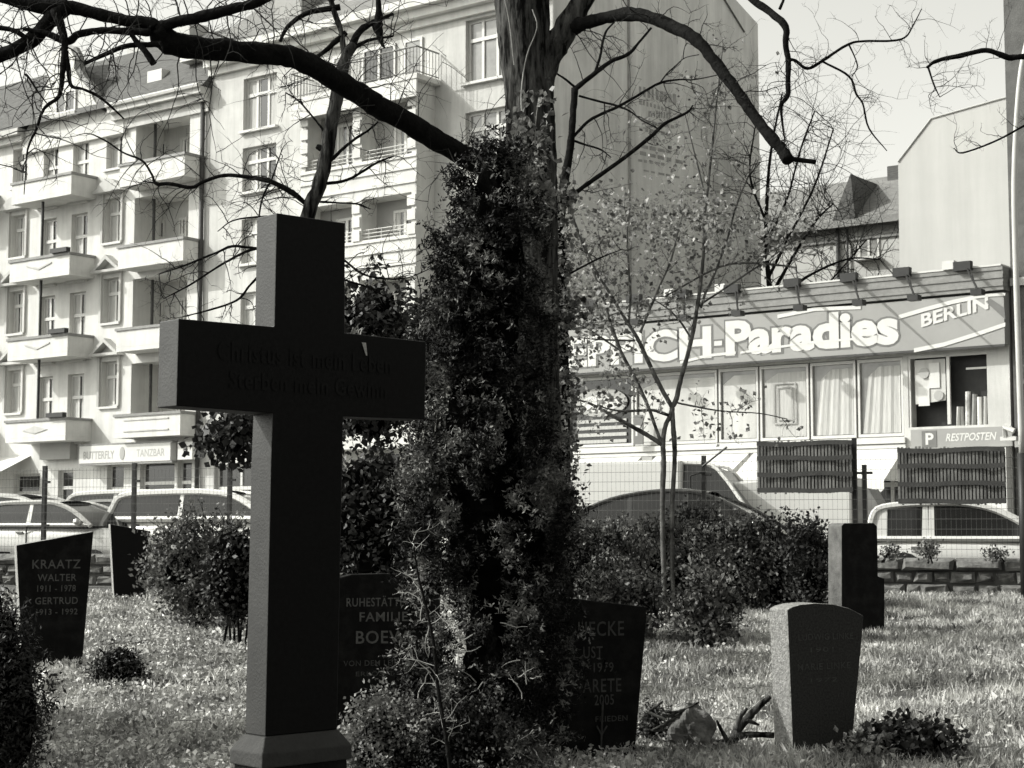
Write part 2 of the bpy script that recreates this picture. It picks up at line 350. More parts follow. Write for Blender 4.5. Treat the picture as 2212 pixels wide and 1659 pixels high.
for s_, z_ in ((-31.2, 18.6), (-33, 18.0)):
    k = MB(ofs); k.box(s_, s_ + .8, .4, 1.2, z_, z_ + .55); k.build('roof_window', M['frame'], tb)
for q_ in ((-33.4, -32.7, 2.2, 3.2, 20.0, 20.9), (-37.3, -36.5, 3, 4, 19.8, 21.0)): m = MB(ofs); m.box(*q_); m.build('chimney', M['plaster2'], tb)
gp_ = [(48, 330), (52, 290), (68, 262), (85, 250), (92, 225), (103, 170), (104, 130), (116, 112), (134, 102), (152, 107), (161, 125), (160, 148), (173, 172), (192, 192), (202, 216), (216, 235), (242, 249), (268, 256), (268, 315)]
pg = [fac(x, y, -.15) for x, y in gp_]
pg[0] = (pg[0][0], 16.2); pg[-1] = (pg[-1][0], 16.2)
m = MB(ofs); m.prism(pg, -.15, .35); m.build('gable', M['plaster'], tb)
m = MB(ofs)                                                    # coping following the gable outline
m.tube([(p[0], .1, p[1]) for p in pg[1:-1]], .2, 6); m.build('gable_coping', M['zinc'], tb)
a = fac(122, 240, -.15); b = fac(166, 205, -.15)
window(tb, ofs, a[0], b[0], 17.45, 18.35, -.17, 2, None, 'dark', False, name='attic_window')
m = MB(ofs); m.box(a[0] - .15, b[0] + .2, -.4, -.153, 17.25, 17.4); m.build('sill', M['plaster2'], tb)
m = MB(ofs); m.quad((-39.2, .36, 16.9), (-39.2, 5, 18.9), (-37.4, 5, 20.9), (-37.4, .36, 19.4)).quad((-37.4, .36, 19.4), (-37.4, 5, 20.9), (-34.6, 5, 19), (-34.6, .36, 17.2)); m.build('gable_roof', M['roof'], tb)
m = MB(ofs); m.tube([(L0 - .25, -.12, .5), (L0 - .25, -.12, 17.1)], .085, 8); m.build('downpipe', M['darkpaint'], tb, smooth=True)
# pub sign over the shop window
SB = (-35.2, -33.0)
sg = MB(ofs)
sg.box(-35.2, -30.2, -.62, -.35, 3.78, 4.42); sgo = sg.build('shop_sign', M['signw'], tb)
rm = MB(ofs); rm.box(-35.27, -30.13, -.60, -.34, 3.70, 3.777).box(-35.27, -30.13, -.6, -.34, 4.423, 4.49).box(-35.27, -35.203, -.6, -.34, 3.78, 4.42); rm.build('sign_frame', M['zinc'], sgo)
tx = MB(ofs); text_on(tx, 'BUTTERFLY', .4, lambda x, y: (-34.1 + x, -.624, 3.92 + y), .02, width=1.75, height=.3)
text_on(tx, 'TANZBAR', .4, lambda x, y: (-31.25 + x, -.624, 3.95 + y), .005, width=1.5, height=.27)
tx.build('lettering', M['sideg'], sgo)
em = MB(ofs); em.prism([(-32.78 + .13 * math.cos(k * math.pi / 8), 4.1 + .24 * math.sin(k * math.pi / 8)) for k in range(16)], -.635, -.623); em.build('emblem', M['sideg'], sgo)
s2 = MB(ofs); s2.box(-29.95, -29.2, -.5, -.36, 3.8, 4.42); s2o = s2.build('brewery_sign', M['signw'], tb)
e2 = MB(ofs); e2.prism([(-29.55 + .1 * math.cos(k * math.pi / 8), 4.18 + .15 * math.sin(k * math.pi / 8)) for k in range(16)], -.52, -.503); e2.build('emblem', M['signd'], s2o)
aw = MB(ofs); aw.prism([(0, 0), (0, 0)], 0, 0) if 0 else aw.add([(-42.5, -1.9, 3.3), (-38.9, -1.9, 3.3), (-38.9, -.01, 4.2), (-42.5, -.01, 4.2), (-42.5, -1.9, 3.05), (-38.9, -1.9, 3.05)], [(0, 1, 2, 3), (0, 4, 5, 1)])
aw.build('awning', M['awn'], tb)
m = MB(ofs); m.box(-37.9, -36.1, -.35, -.003, 4.0, 4.75); m.build('wall_box', M['sideg'], tb); m = MB(ofs); m.box(-35.75, -35.0, -.06, -.003, 2.55, 2.72); m.build('street_name_plate', M['sideg'], tb)
m = MB(ofs); m.tube([(-40.6, -1.0, 4.1), (-40.6, -1.0, 4.6)], .03, 6); 
# ---- five storey block with the projecting bay
R0 = -13.95; ofb = (-21, 0, G0)
bb = empty('apartment_block', fworld(*ofb), 'pale five-storey apartment block with projecting bay of balconies, beside the gabled tenement', 'building', FROT)
bl, br, bd = fac(651, 300, -.9)[0], fac(900, 300, -.9)[0], .9
holes = []; wins = []
for z0, z1 in ((15.35, 17.25), (13.15, 14.75), (10.6, 12.2), (8.0, 9.6), (5.3, 6.9)):
    wins.append((-27.4, -25.75, z0, z1, 'curtain'))
for z0, z1 in ((15.45, 17.5), (12.75, 14.5), (10.1, 11.9), (7.5, 9.3), (4.9, 6.7)):
    wins.append((-17.35, -15.6, z0, z1, 'mid')); 
for s0, s1 in ((-28.6, -26.2), (-25.6, -23.2), (-22, -20), (-18.5, -15)): wins.append((s0, s1, 1.0, 3.6, 'dark'))
holes = [w_[:4] + (.25,) for w_ in wins]
zt = [(13.25, 15.2), (10.65, 12.0), (8.0, 9.35), (5.4, 6.75)]
m = MB(ofb); wall_holes(m, L0 + .01, R0, G0 - .3, 18.1, 0, holes); m.quad((L0 + .01, 0, 17), (L0 + .01, 0, 18.1), (L0 + .01, 12, 18.1), (L0 + .01, 12, 17))
m.quad((L0 + .01, 12, G0), (L0 + .01, 12, 18.1), (R0, 12, 18.1), (R0, 12, G0)); m.build('wall', M['plaster2'], bb)
for s0, s1, z0, z1, kd in wins: window(bb, ofb, s0, s1, z0, z1, .22, 3 if s1 - s0 > 1.4 and z0 > 4 else 2, .68, kd)
# bay
bs = MB(ofb); hb = []
npan = 3; pw = (br - bl) / 2
for z0, z1 in zt:
    for k in range(2): hb.append((bl + .2 + k * pw, bl + pw - .2 + k * pw + (.0), z0, z1, .75))
wall_holes(bs, bl, br, 3.9, 15.55, -bd, hb)
bs.quad((br, -bd, 3.9), (br, 0, 3.9), (br, 0, 15.55), (br, -bd, 15.55)).quad((bl, -bd, 3.9), (bl, -bd, 15.55), (bl, 0, 15.55), (bl, 0, 3.9)).quad((bl, -bd, 15.55), (br, -bd, 15.55), (br, 0, 15.55), (bl, 0, 15.55)).quad((bl, -bd, 3.9), (bl, 0, 3.9), (br, 0, 3.9), (br, -bd, 3.9))
bo = bs.build('bay', M['plaster'], bb)
for h in hb:
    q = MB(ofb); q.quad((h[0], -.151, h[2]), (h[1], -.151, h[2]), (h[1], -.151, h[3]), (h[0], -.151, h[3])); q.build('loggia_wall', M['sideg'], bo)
    window(bo, ofb, h[1] - 1.35, h[1] - .35, h[2] + .02, h[3] - .35, -.16, 2, None, 'curtain', False)
    r = MB(ofb)
    for zz in (.1, .22, .34): r.tube([(h[0], -bd + .08, h[2] + zz), (h[1], -bd + .08, h[2] + zz)], .018, 5)
    for k in range(4): r.tube([(h[0] + (h[1] - h[0]) * (k + .5) / 4, -bd + .08, h[2]), (h[0] + (h[1] - h[0]) * (k + .5) / 4, -bd + .08, h[2] + .34)], .015, 5)
    r.build('railing', M['frame'], bo)
tr_ = MB(ofb)                                                  # string courses and block-like pier quoins
for z0, z1 in zt:
    for zz in (z0 - .12, z0 - .5, z0 - .95): tr_.box(bl - .03, br + .03, -bd - .05, -bd - .003, zz, zz + .06)
for k in range(24):
    z = 4.2 + k * .46
    if any(a_ - .3 < z < b_ for a_, b_ in zt):
        for sx in (bl, bl + pw - .17, br - .34): tr_.box(sx, sx + .34, -bd - .06, -bd - .003, z, z + .34)
tr_.build('string_course', M['trim'], bo)
sl_ = MB(ofb); sl_.box(bl - .3, br + .25, -bd - .3, -.003, 15.56, 15.72); sl_.build('balcony_slab', M['trim'], bb)
pr = MB(ofb); pr.box(bl - .25, br + .2, -bd - .27, -bd - .2, 15.0, 15.555).build('balcony_band', M['trim'], bb)
rl = MB(ofb)
ed = [((bl - .25, -bd - .25), (br + .2, -bd - .25)), ((br + .2, -bd - .25), (br + .2, -.05)), ((bl - .25, -.05), (bl - .25, -bd - .25))]
for (p, q) in ed:
    for zz in (15.8, 16.6): rl.tube([(p[0], p[1], zz), (q[0], q[1], zz)], .03 if zz > 16 else .02, 5)
    L = math.dist(p, q); n = int(L / .14)
    for k in range(n + 1): rl.tube([(p[0] + (q[0] - p[0]) * k / n, p[1] + (q[1] - p[1]) * k / n, 15.73), (p[0] + (q[0] - p[0]) * k / n, p[1] + (q[1] - p[1]) * k / n, 16.6)], .013, 4, cap=False)
rl.build('balcony_railing', M['zinc'], bb)
window(bb, ofb, bl + .6, bl + 3.4, 15.75, 17.3, -.01, 4, None, 'curtain', False); window(bb, ofb, br - 1.3, br - .5, 15.75, 17.3, -.01, 1, None, 'mid', False)
cn = MB(ofb); cn.box(L0 + .02, R0 + .12, -.65, -.003, 18.13, 18.42).box(L0 + .02, R0 + .1, -.4, -.003, 17.85, 18.127).box(L0 + .02, R0 + .06, -.15, -.003, 17.6, 17.847)
cn.build('cornice', M['trim'], bb)
rf = MB(ofb); rf.quad((L0, -.62, 18.43), (R0 + .1, -.62, 18.43), (R0 + .1, 5.5, 23.2), (L0, 5.5, 23.2)).quad((L0, 5.5, 23.2), (R0 + .1, 5.5, 23.2), (R0 + .1, 12, 19.4), (L0, 12, 19.4)).quad((L0, -.62, 18.43), (L0, 5.5, 23.2), (L0, 12, 19.4), (L0, 12, 18.1))
rf.build('roof', M['roofl'], bb)
for s_ in (-26.5, -23, -19, -16.5): dm = MB(ofb); dm.box(s_, s_ + 1.3, .6, 3, 19.3, 20.7); dm.build('dormer', M['sideg'], bb)
# firewall
def sidep(x, y, s=R0 + .02):
    r = ray(x, y); px, py = OX + UX * s, OY + UY * s
    k = (px * UX + py * UY) / (r[0] * UX + r[1] * UY); X, Y = r[0] * k, r[1] * k
    return (X - px) * NX + (Y - py) * NY, H + r[2] * k
dback, zb = sidep(1637, 52); dm_, zm = sidep(1590, 0)
fw = MB(ofb); P = [(0.005, G0 - .3), (.005, 18.6), (5.5, 23.6), (dback - (dback - dm_) * 3, zm + (zm - zb) * 2), (dback, zb), (dback, G0 - .3)]
s_ = R0 + .02; n = len(P)
fw.add([(s_, p[0], p[1]) for p in P] + [(s_ - .3, p[0], p[1]) for p in P], [tuple(range(n)), tuple(range(2 * n - 1, n - 1, -1))] + [(i, i + n, (i + 1) % n + n, (i + 1) % n) for i in range(n)])
fwo = fw.build('firewall', M['grey'], bb)
ml = MB(ofb); yy = s_ + .004
def fwq(x0, y0, x1, y1, th):                                   # painted stripe following measured points on the wall
    a = sidep(x0, y0); b = sidep(x1, y1); ml.quad((yy, a[0], a[1] - th), (yy, b[0], b[1] - th), (yy, b[0], b[1] + th), (yy, a[0], a[1] + th))
for row, (x0, y0, x1, y1, th) in enumerate(((1380, 196, 1462, 216, .2), (1380, 220, 1452, 240, .09), (1400, 246, 1450, 250, .14), (1395, 262, 1462, 276, .07), (1393, 280, 1450, 292, .07), (1396, 300, 1440, 306, .06), (1385, 316, 1474, 334, .07), (1382, 330, 1478, 352, .07), (1378, 346, 1440, 356, .05), (1390, 368, 1470, 384, .04))):
    n = 9 if row < 3 else 5; xx = x0
    for k in range(n):
        u0 = k / n; u1 = (k + random.uniform(.5, .85)) / n
        fwq(x0 + (x1 - x0) * u0, y0 + (y1 - y0) * u0, x0 + (x1 - x0) * u1, y0 + (y1 - y0) * u1, th * random.uniform(.7, 1))
ml.build('faded_mural', M['mural'], fwo)
jt = MB(ofb)
for x_ in (1357, 1560):
    a = sidep(x_, 60); jt.box(s_, s_ + .05, a[0] - .05, a[0] + .05, 7, 22 if x_ < 1400 else 9)
jt.build('lightning_rod', M['mural'], fwo)
m = MB(ofb); m.prism([(R0 - .2, 20), (R0 - .2, 20.01), (R0, 20)], 0, .01) if 0 else None
# ---- carpet shop
ofc = (-6.6, 0, G0)
cs = empty('carpet_shop', fworld(*ofc), 'low two-storey carpet shop with long lettered sign band and floodlights', 'building', FROT)
S0, S1 = R0 + .35, .1
dx = [1372, 1553, 1642, 1751, 1853, 1959]
ds = [fac(x, 850, .1)[0] for x in dx]
hl = [(S0 + .15, ds[5] - .05, 3.72, 5.82, .12), (ds[5] + .08, fac(2133, 850)[0], 3.95, 5.8, .5)]
gl = [(-12.8, -10.2, .6, 3.1, .5), (-9.6, -7.2, .6, 3.1, .5), (-6.6, -4.9, .6, 3.1, .5), (-4.2, -2.4, .45, 3.0, .5), (-2.0, -.5, .6, 3.0, .4)]
m = MB(ofc); wall_holes(m, S0, S1, G0 - .3, 7.3, 0, hl + gl); m.quad((S1, 0, G0 - .3), (S1, 4.9, G0 - .3), (S1, 4.9, 7.3), (S1, 0, 7.3)); m.quad((S0, 4.9, G0), (S0, 4.9, 7.3), (S1, 4.9, 7.3), (S1, 4.9, G0))
m.build('wall', M['plaster2'], cs)
for a, b, c, d, r in gl: window(cs, ofc, a, b, c, d, r, 2, .8, 'dark', False, name='shop_window')
# upper windows
edges = [S0 + .15] + ds
for i in range(6):
    a, b = edges[i] + .03, edges[i + 1] - .03
    if i == 5: b = hl[0][1] - .02
    fr = MB(ofc); fr.box(a, a + .06, .03, .1, 3.74, 5.8).box(b - .06, b, .03, .1, 3.74, 5.8).box(a + .06, b - .06, .03, .1, 3.74, 3.82).box(a + .06, b - .06, .03, .1, 5.72, 5.8)
    fo = fr.build('window', M['frame'], cs)
    pn = MB(ofc); pn.quad((a, .105, 3.74), (b, .105, 3.74), (b, .105, 5.8), (a, .105, 5.8)); pn.build('pane', M['glassm'] if i else M['glass'], fo)
    if i in (4, 5, 3, 2, 1):                                   # pale carpets and drapes hung behind the panes
        dr = MB(ofc); n = 26; x0, x1 = a + .12, b - .1
        for k in range(n):
            def pt(k, top): u = k / n; q = (.02 * math.sin(u * 19 + i * 2) + .012 * math.sin(u * 41)) * (1 if i > 3 else .1); x = x0 + (x1 - x0) * u; return (x + (.18 * (1 - u) if top and i > 3 else -.0), .085 + q * .5, (5.35 + .25 * min(1, 3 * u)) if top else 3.84)
            dr.quad(pt(k, 0), pt(k + 1, 0), pt(k + 1, 1), pt(k, 1))
        dr.build('carpet' if i < 4 else 'drape', M['curtain'] if i >= 3 else M['plaster2'], fo)
    if i == 3:
        cc = MB(ofc); xm = (a + b) / 2
        for q, wv in ((.33, .04), (.22, .03)):
            for sgn in (-1, 1): cc.box(xm + sgn * q - wv / 2, xm + sgn * q + wv / 2, .04, .05, 4.2 + (.33 - q), 5.3 - (.33 - q))
            for zz in (4.2 + (.33 - q), 5.3 - (.33 - q)): cc.box(xm - q, xm + q, .041, .051, zz - wv / 2, zz + wv / 2)
        cc.build('border_pattern', M['sideg'], fo)
    if i == 0:
        el = MB(ofc); xm = (a + b) / 2
        el.prism([(xm + .95 * math.cos(k * math.pi / 12), 5.05 + .42 * math.sin(k * math.pi / 12)) for k in range(24)], .03, .05); e0 = el.build('oval_sign', M['sideg'], fo)
        e2 = MB(ofc); e2.prism([(xm + .68 * math.cos(k * math.pi / 12), 5.02 + .26 * math.sin(k * math.pi / 12)) for k in range(24)], .02, .029); e2.build('oval_centre', M['signw'], e0) if 0 else e2.build('oval_centre', M['signw'], fo)
        st_ = MB(ofc)
        for k in range(4): st_.box(a + .3, b - .25, .05, .07, 3.85 + k * .2, 3.95 + k * .2)
        st_.build('shelf', M['curtain'], fo)
# open display window at the right with rolls of carpet
a, b = hl[1][0], hl[1][1]
bk = MB(ofc); bk.quad((a, .5, 3.95), (b, .5, 3.95), (b, .5, 5.8), (a, .5, 5.8)); dw = bk.build('display_window', M['dark'], cs)
fr = MB(ofc); mid = fac(2048, 850)[0]
fr.box(a, a + .06, .02, .09, 3.95, 5.8).box(mid - .04, mid + .04, .02, .09, 4.0, 5.8).box(a + .06, b, .02, .09, 5.74, 5.8); fr.build('frame', M['frame'], dw)
ps = MB(ofc); ps.quad((a + .15, .1, 4.55), (mid - .1, .1, 4.62), (mid - .1, .1, 5.7), (a + .15, .1, 5.7)); ps.build('rug', M['plaster2'], dw)
p2 = MB(ofc); p2.box(a + .55, mid - .25, .07, .09, 4.95, 5.6).box(a + .25, a + .55, .07, .09, 4.5, 5.0); p2.build('poster', M['signw'], dw)
p3 = MB(ofc)
for cx_, cz_, rr in ((a + .42, 5.35, .14), (mid - .28, 4.75, .13)): p3.prism([(cx_ + rr * math.cos(k * math.pi / 6), cz_ + rr * math.sin(k * math.pi / 6)) for k in range(12)], .05, .065)
p3.build('rosette', M['sideg'], dw)
x = mid + .1; k = 0
while x < b - .08:
    rr = random.uniform(.045, .075); hgt = random.uniform(4.6, 4.95) if k > 1 else 4.45
    rl_ = MB(ofc); rl_.tube([(x + rr, .25, 3.96), (x + rr + random.uniform(-.03, .03), .3, hgt)], rr, 8); rl_.build('carpet_roll', [M['signw'], M['sideg'], M['haze'], M['zinc']][k % 4], dw); x += rr * 2 + .015; k += 1
lb = MB(ofc); lb.box(mid + .45, b - .05, .1, .12, 5.38, 5.43); lb.build('label_strip', M['frame'], dw)
# sill band, fascia, parapet
sb = MB(ofc); sb.box(S0, hl[0][1] + .05, -.1, -.003, 3.55, 3.7).box(S0, hl[0][1] + .05, -.06, -.003, 3.42, 3.52); sb.build('sill_band', M['frame'], cs)
fb = MB(ofc)
for k in range(6): fb.box(S0, S1 + .05, -.42 - .03 * (k % 2), .5, 7.28 + k * .1, 7.28 + k * .1 + .097)
fb.build('parapet', M['sideg'] if 0 else M['zinc'], cs)
fc = MB(ofc); fc.box(S0, S1 + .02, -.47, .6, 7.885, 7.93); fc.build('parapet_cap', M['frame'], cs)
rf = MB(ofc); rf.box(S0, S1, .505, 4.9, 7.3, 7.5); rf.build('roof', M['roof'], cs)
SY = -.36
sg = MB(ofc); sg.box(S0 + .05, S1 + .03, SY, -.003, 5.92, 7.22); so_ = sg.build('sign_band', M['sign'], cs)
e = MB(ofc); e.box(S0 + .05, S1 + .03, SY - .01, SY + .03, 5.86, 5.917); e.build('sign_edge', M['darkpaint'], so_)
def son(z, y=SY - .012): return lambda u, v: (u, y, z + v)
def xs(xp): return fac(xp, 720, SY)[0]
W1 = MB(ofc); W2 = MB(ofc)
def word(txt, xl, xr, zb_, h, bold):
    a, b = xs(xl), xs(xr); c = (a + b) / 2
    text_on(W1, txt, 1.2, lambda u, v: (c + u, SY - .016, zb_ + v), bold, width=b - a, height=h)
    text_on(W2, txt, 1.2, lambda u, v: (c + u, SY - .008, zb_ - .05 + v), bold + .045, width=b - a + .1, height=h + .1)
word('TEPPICH', 1165, 1540, 6.08, .92, .04)
word('-', 1543, 1560, 6.42, .13, .02)
word('Paradies', 1566, 1940, 6.1, .98, .045)
W2.build('letter_outline', M['signd'], so_); W1.build('lettering', M['signw'], so_)
rb = MB(ofc)                                                   # white ribbon round the word BERLIN
def P2(x, y): a = fac(x, y, SY); return (a[0], SY - .02, a[1])
def stripe(pts, w=4.5):
    for (x0, y0), (x1, y1) in zip(pts, pts[1:]): rb.quad(P2(x0, y0 + w), P2(x1, y1 + w), P2(x1, y1 - w), P2(x0, y0 - w))
stripe([(1942, 685), (2000, 668), (2060, 652), (2105, 643)]); stripe([(1975, 757), (2040, 744), (2110, 722), (2172, 701)]); stripe([(2105, 643), (2140, 638), (2172, 636)], 3)
stripe([(1470, 783), (1530, 768), (1590, 762)], 3); stripe([(1600, 762), (1750, 740), (1850, 732)], 2.5); stripe([(1680, 684), (1760, 668), (1860, 664)], 4)
text_on(rb, 'BERLIN', .5, lambda u, v: (xs(2063) + u, SY - .02, 6.66 + v + u * .19), .03, width=xs(2136) - xs(1990), height=.34)
rb.build('ribbon', M['signw'], so_)
db = MB(ofc); db.quad(P2(2130, 652), P2(2140, 645), P2(2170, 665), P2(2172, 690)); db.build('ribbon_dark_patch', M['signd'], so_)  # flat dark patch at the right end of the ribbon
# floodlights on arms
for xp in (1285, 1380, 1480, 1592, 1722, 1845, 1960, 2092):
    s = fac(xp, 645, -.4)[0]; long_arm = xp in (1480, 1592, 1722, 1845, 2092)
    m = MB(ofc); m.box(s - .3, s + .15, -.62, -.43, 7.83, 8.06); fo = m.build('floodlight', M['dark'], cs)
    if xp in (1480, 1592, 2092):
        q = MB(ofc); q.box(s - .62, s - .303, -.55, -.35, 7.9, 8.12); q.build('lamp_housing', M['frame'], fo)
    q = MB(ofc); q.tube([(s, -.5, 7.92), (s + .75, -1.7, 7.15)], .028, 5); q.tube([(s + .1, -.5, 7.9), (s + .7, -1.65, 7.2)], .015, 4); q.build('arm', M['dark'], fo)
    q = MB(ofc); q.box(s + .62, s + .9, -1.85, -1.6, 7.0, 7.14); q.build('lamp_head', M['dark'], fo)
# small sign, awnings, posts
rs = MB(ofc); a, b = fac(1968, 940, -.1)[0], fac(2187, 940, -.1)[0]; rs.box(a, b, -.12, -.003, 3.38, 3.88); ro = rs.build('notice_board', M['sign'], cs)
rt = MB(ofc); text_on(rt, 'RESTPOSTEN', .3, lambda u, v: ((fac(2042, 940, -.1)[0] + fac(2152, 940, -.1)[0]) / 2 + u, -.125, 3.55 + v), .02, shear=.25, width=fac(2152, 940)[0] - fac(2042, 940)[0], height=.2)
rt.build('lettering', M['signw'], ro)
c0 = fac(2008, 940, -.1)[0]; pb = MB(ofc); pb.box(c0 - .2, c0 + .2, -.13, -.121, 3.42, 3.84); pb.build('parking_panel', M['signd'], ro)
pt_ = MB(ofc); text_on(pt_, 'P', .4, lambda u, v: (c0 + u, -.135, 3.48 + v), .03, height=.3, width=.22); pt_.build('parking_letter', M['signw'], ro)
c1 = fac(1387, 1010, -.1)[0]
pb = MB(ofc); pb.box(c1 - .16, c1 + .16, -.3, -.25, 3.75, 4.6); po = pb.build('parking_sign', M['signd'], cs)
pt_ = MB(ofc); text_on(pt_, 'P', .4, lambda u, v: (c1 + u, -.303, 4.0 + v), .03, height=.3, width=.2); pt_.build('parking_letter', M['signw'], po)
def awning(a, b, z0, z1, d, fr=.22):
    m = MB(ofc); n = int((b - a) / .16); vs = []
    m.quad((a, -d, z0), (b, -d, z0), (b, -.02, z1), (a, -.02, z1)); m.quad((a, -d + .015, z0 - .0), (a, -.02, z1 - .015), (b, -.02, z1 - .015), (b, -d + .015, z0 - .0))
    m.add([(a, -d, z0), (a, -.02, z1), (a, -.02, z0)], [(0, 1, 2)]); m.add([(b, -d, z0), (b, -.02, z1), (b, -.02, z0)], [(0, 2, 1)])
    for k in range(n):
        x0 = a + (b - a) * k / n; x1 = a + (b - a) * (k + 1) / n; xm = (x0 + x1) / 2
        m.add([(x0, -d, z0), (x0, -d, z0 - fr * .7), (xm, -d - .01, z0 - fr), (x1, -d, z0 - fr * .7), (x1, -d, z0)], [(0, 1, 2, 3, 4)])
    m.build('awning', M['awn'], cs)
awning(-13.3, -10.8, 2.75, 3.42, 1.3); awning(-10.3, -7.3, 2.75, 3.42, 1.3); awning(-7.15, -4.6, 2.7, 3.42, 1.3); awning(-4.3, -2.75, 2.55, 3.42, 1.3, .3)
m = MB(ofc); m.box(-10.72, -10.38, -.15, -.003, .5, 3.4); m.build('pillar', M['sideg'], cs)
m = MB(ofc); m.box(-.45, .08, -.35, -.003, .4, 3.35); m.build('corner_pillar', M['signw'], cs)
m = MB(ofc); m.box(.0, .4, -.5, -.36, 3.5, 3.6).tube([(.12, -.45, 3.6), (.16, -.6, 3.82), (.4, -.6, 3.72)], .07, 6); m.build('camera_bracket', M['frame'], cs)
# ---- dark brick house at the right edge
ofd = (4, 0, G0)
rb_ = empty('brick_house', fworld(*ofd), 'tall dark brick house cut off by the right edge', 'building', FROT)
m = MB(ofd); m.box(S1 + .08, 12, .02, 12, G0 - .3, 20); m.build('wall', M['brick'], rb_)
m = MB(ofd); m.box(S1 + .3, S1 + .75, -.3, .017, 3.6, 4.9); m.build('wall_box', M['dark'], rb_)
m = MB(ofd); m.box(S1 + .1, 12, -.1, .017, 7.4, 7.6).box(S1 + .12, 12, -.12, .017, 3.35, 3.5); m.build('string_course', M['sideg'], rb_)
for z in (8.6, 11.8, 15): window(rb_, ofd, 1.6, 2.8, z, z + 1.9, -.01)
m = MB(ofd); m.quad((S1, -.3, 20), (12, -.3, 20), (12, 6, 24), (S1, 6, 24)).quad((S1, 6, 24), (12, 6, 24), (12, 12.2, 20), (S1, 12.2, 20)).add([(S1, -.3, 20), (S1, 6, 24), (S1, 12.2, 20)], [(0, 1, 2)]); m.build('roof', M['roof'], rb_)
# ---- rear buildings in the courtyard
de = 24.0; ofe = (-9, de, G0)
re_ = empty('courtyard_house', fworld(*ofe), 'courtyard house with dark hipped roof behind the carpet shop', 'building', FROT)
a0, a1 = fac(1600, 500, de)[0], fac(2000, 500, de)[0]; ze = fac(1900, 468, de)[1]
m = MB(ofe); m.box(a0, a1, de, de + 8, 0, ze); m.build('wall', M['rearwhite'], re_)
rz_ = fac(1880, 386, de + 3)[1]
m = MB(ofe); m.quad((a0 - .3, de - .4, ze - .1), (a1, de - .4, ze - .1), (a1, de + 3, rz_), (a0 - .3, de + 3, rz_)).quad((a0 - .3, de + 3, rz_), (a1, de + 3, rz_), (a1, de + 8.4, ze), (a0 - .3, de + 8.4, ze)).add([(a0 - .3, de - .4, ze - .1), (a0 - .3, de + 3, rz_), (a0 - .3, de + 8.4, ze)], [(0, 1, 2)]); m.build('roof', M['zinc'] if 0 else M['roofl'], re_)
m = MB(ofe); m.box(a0 - .3, a1, de - .5, de - .403, ze - .35, ze - .05).box(a0, a1, de - .1, de - .003, ze - .9, ze - .35); m.build('eaves', M['zinc'], re_)
d0, d1 = fac(1800, 460, de - .2)[0], fac(1835, 460, de - .2)[0]; zt_ = fac(1830, 380, de)[1]
m = MB(ofe); m.add([(d0, de - .3, ze), (d1 + .3, de - .3, ze), ((d0 + d1) / 2 + .5, de - .3, zt_), ((d0 + d1) / 2 + .5, de + 3, zt_), (d0, de + 2.5, ze), (d1 + 2.2, de + 1, ze + .4)], [(0, 1, 2), (0, 2, 3, 4), (1, 5, 3, 2)]); m.build('dormer', M['roof'], re_)
k0 = fac(1925, 385, de + 3)[0]; m = MB(ofe); m.box(k0, k0 + .7, de + 2.6, de + 3.3, rz_ - .6, rz_ + .35); m.build('chimney', M['roof'], re_)
w0 = fac(1855, 530, de)[0]
for z in (fac(1860, 560, de)[1], fac(1860, 560, de)[1] - 3.1): window(re_, ofe, w0, w0 + .95, z, z + 1.5, de - .01, kind='mid')
p0 = fac(1812, 520, de)[0]
m = MB(ofe); m.tube([(p0, de - .12, 3), (p0, de - .12, ze - .2)], .09, 6).tube([(p0 + .45, de - .12, 3), (p0 + .45, de - .12, ze - .4)], .05, 6); m.build('downpipe', M['darkpaint'], re_, smooth=True)
dw_ = 5.2; off = (0, dw_, G0)
rw = empty('white_gable_building', fworld(*off), 'blank white rendered wall rising behind the right part of the carpet shop', 'building', FROT)
pts = [fac(x, y, dw_) for x, y in ((1940, 640), (1940, 350), (2012, 256), (2160, 214), (2300, 180), (2300, 640))]
pts[0] = (pts[0][0], 0.1); pts[-1] = (pts[-1][0], .1)
m = MB(off); m.prism(pts, dw_, dw_ + 7); m.build('wall', M['rearwhite'], rw)
m = MB(off); m.tube([(p[0], dw_ - .02, p[1]) for p in pts[1:-1]], .025, 5); m.build('coping', M['rearwhite'], rw)
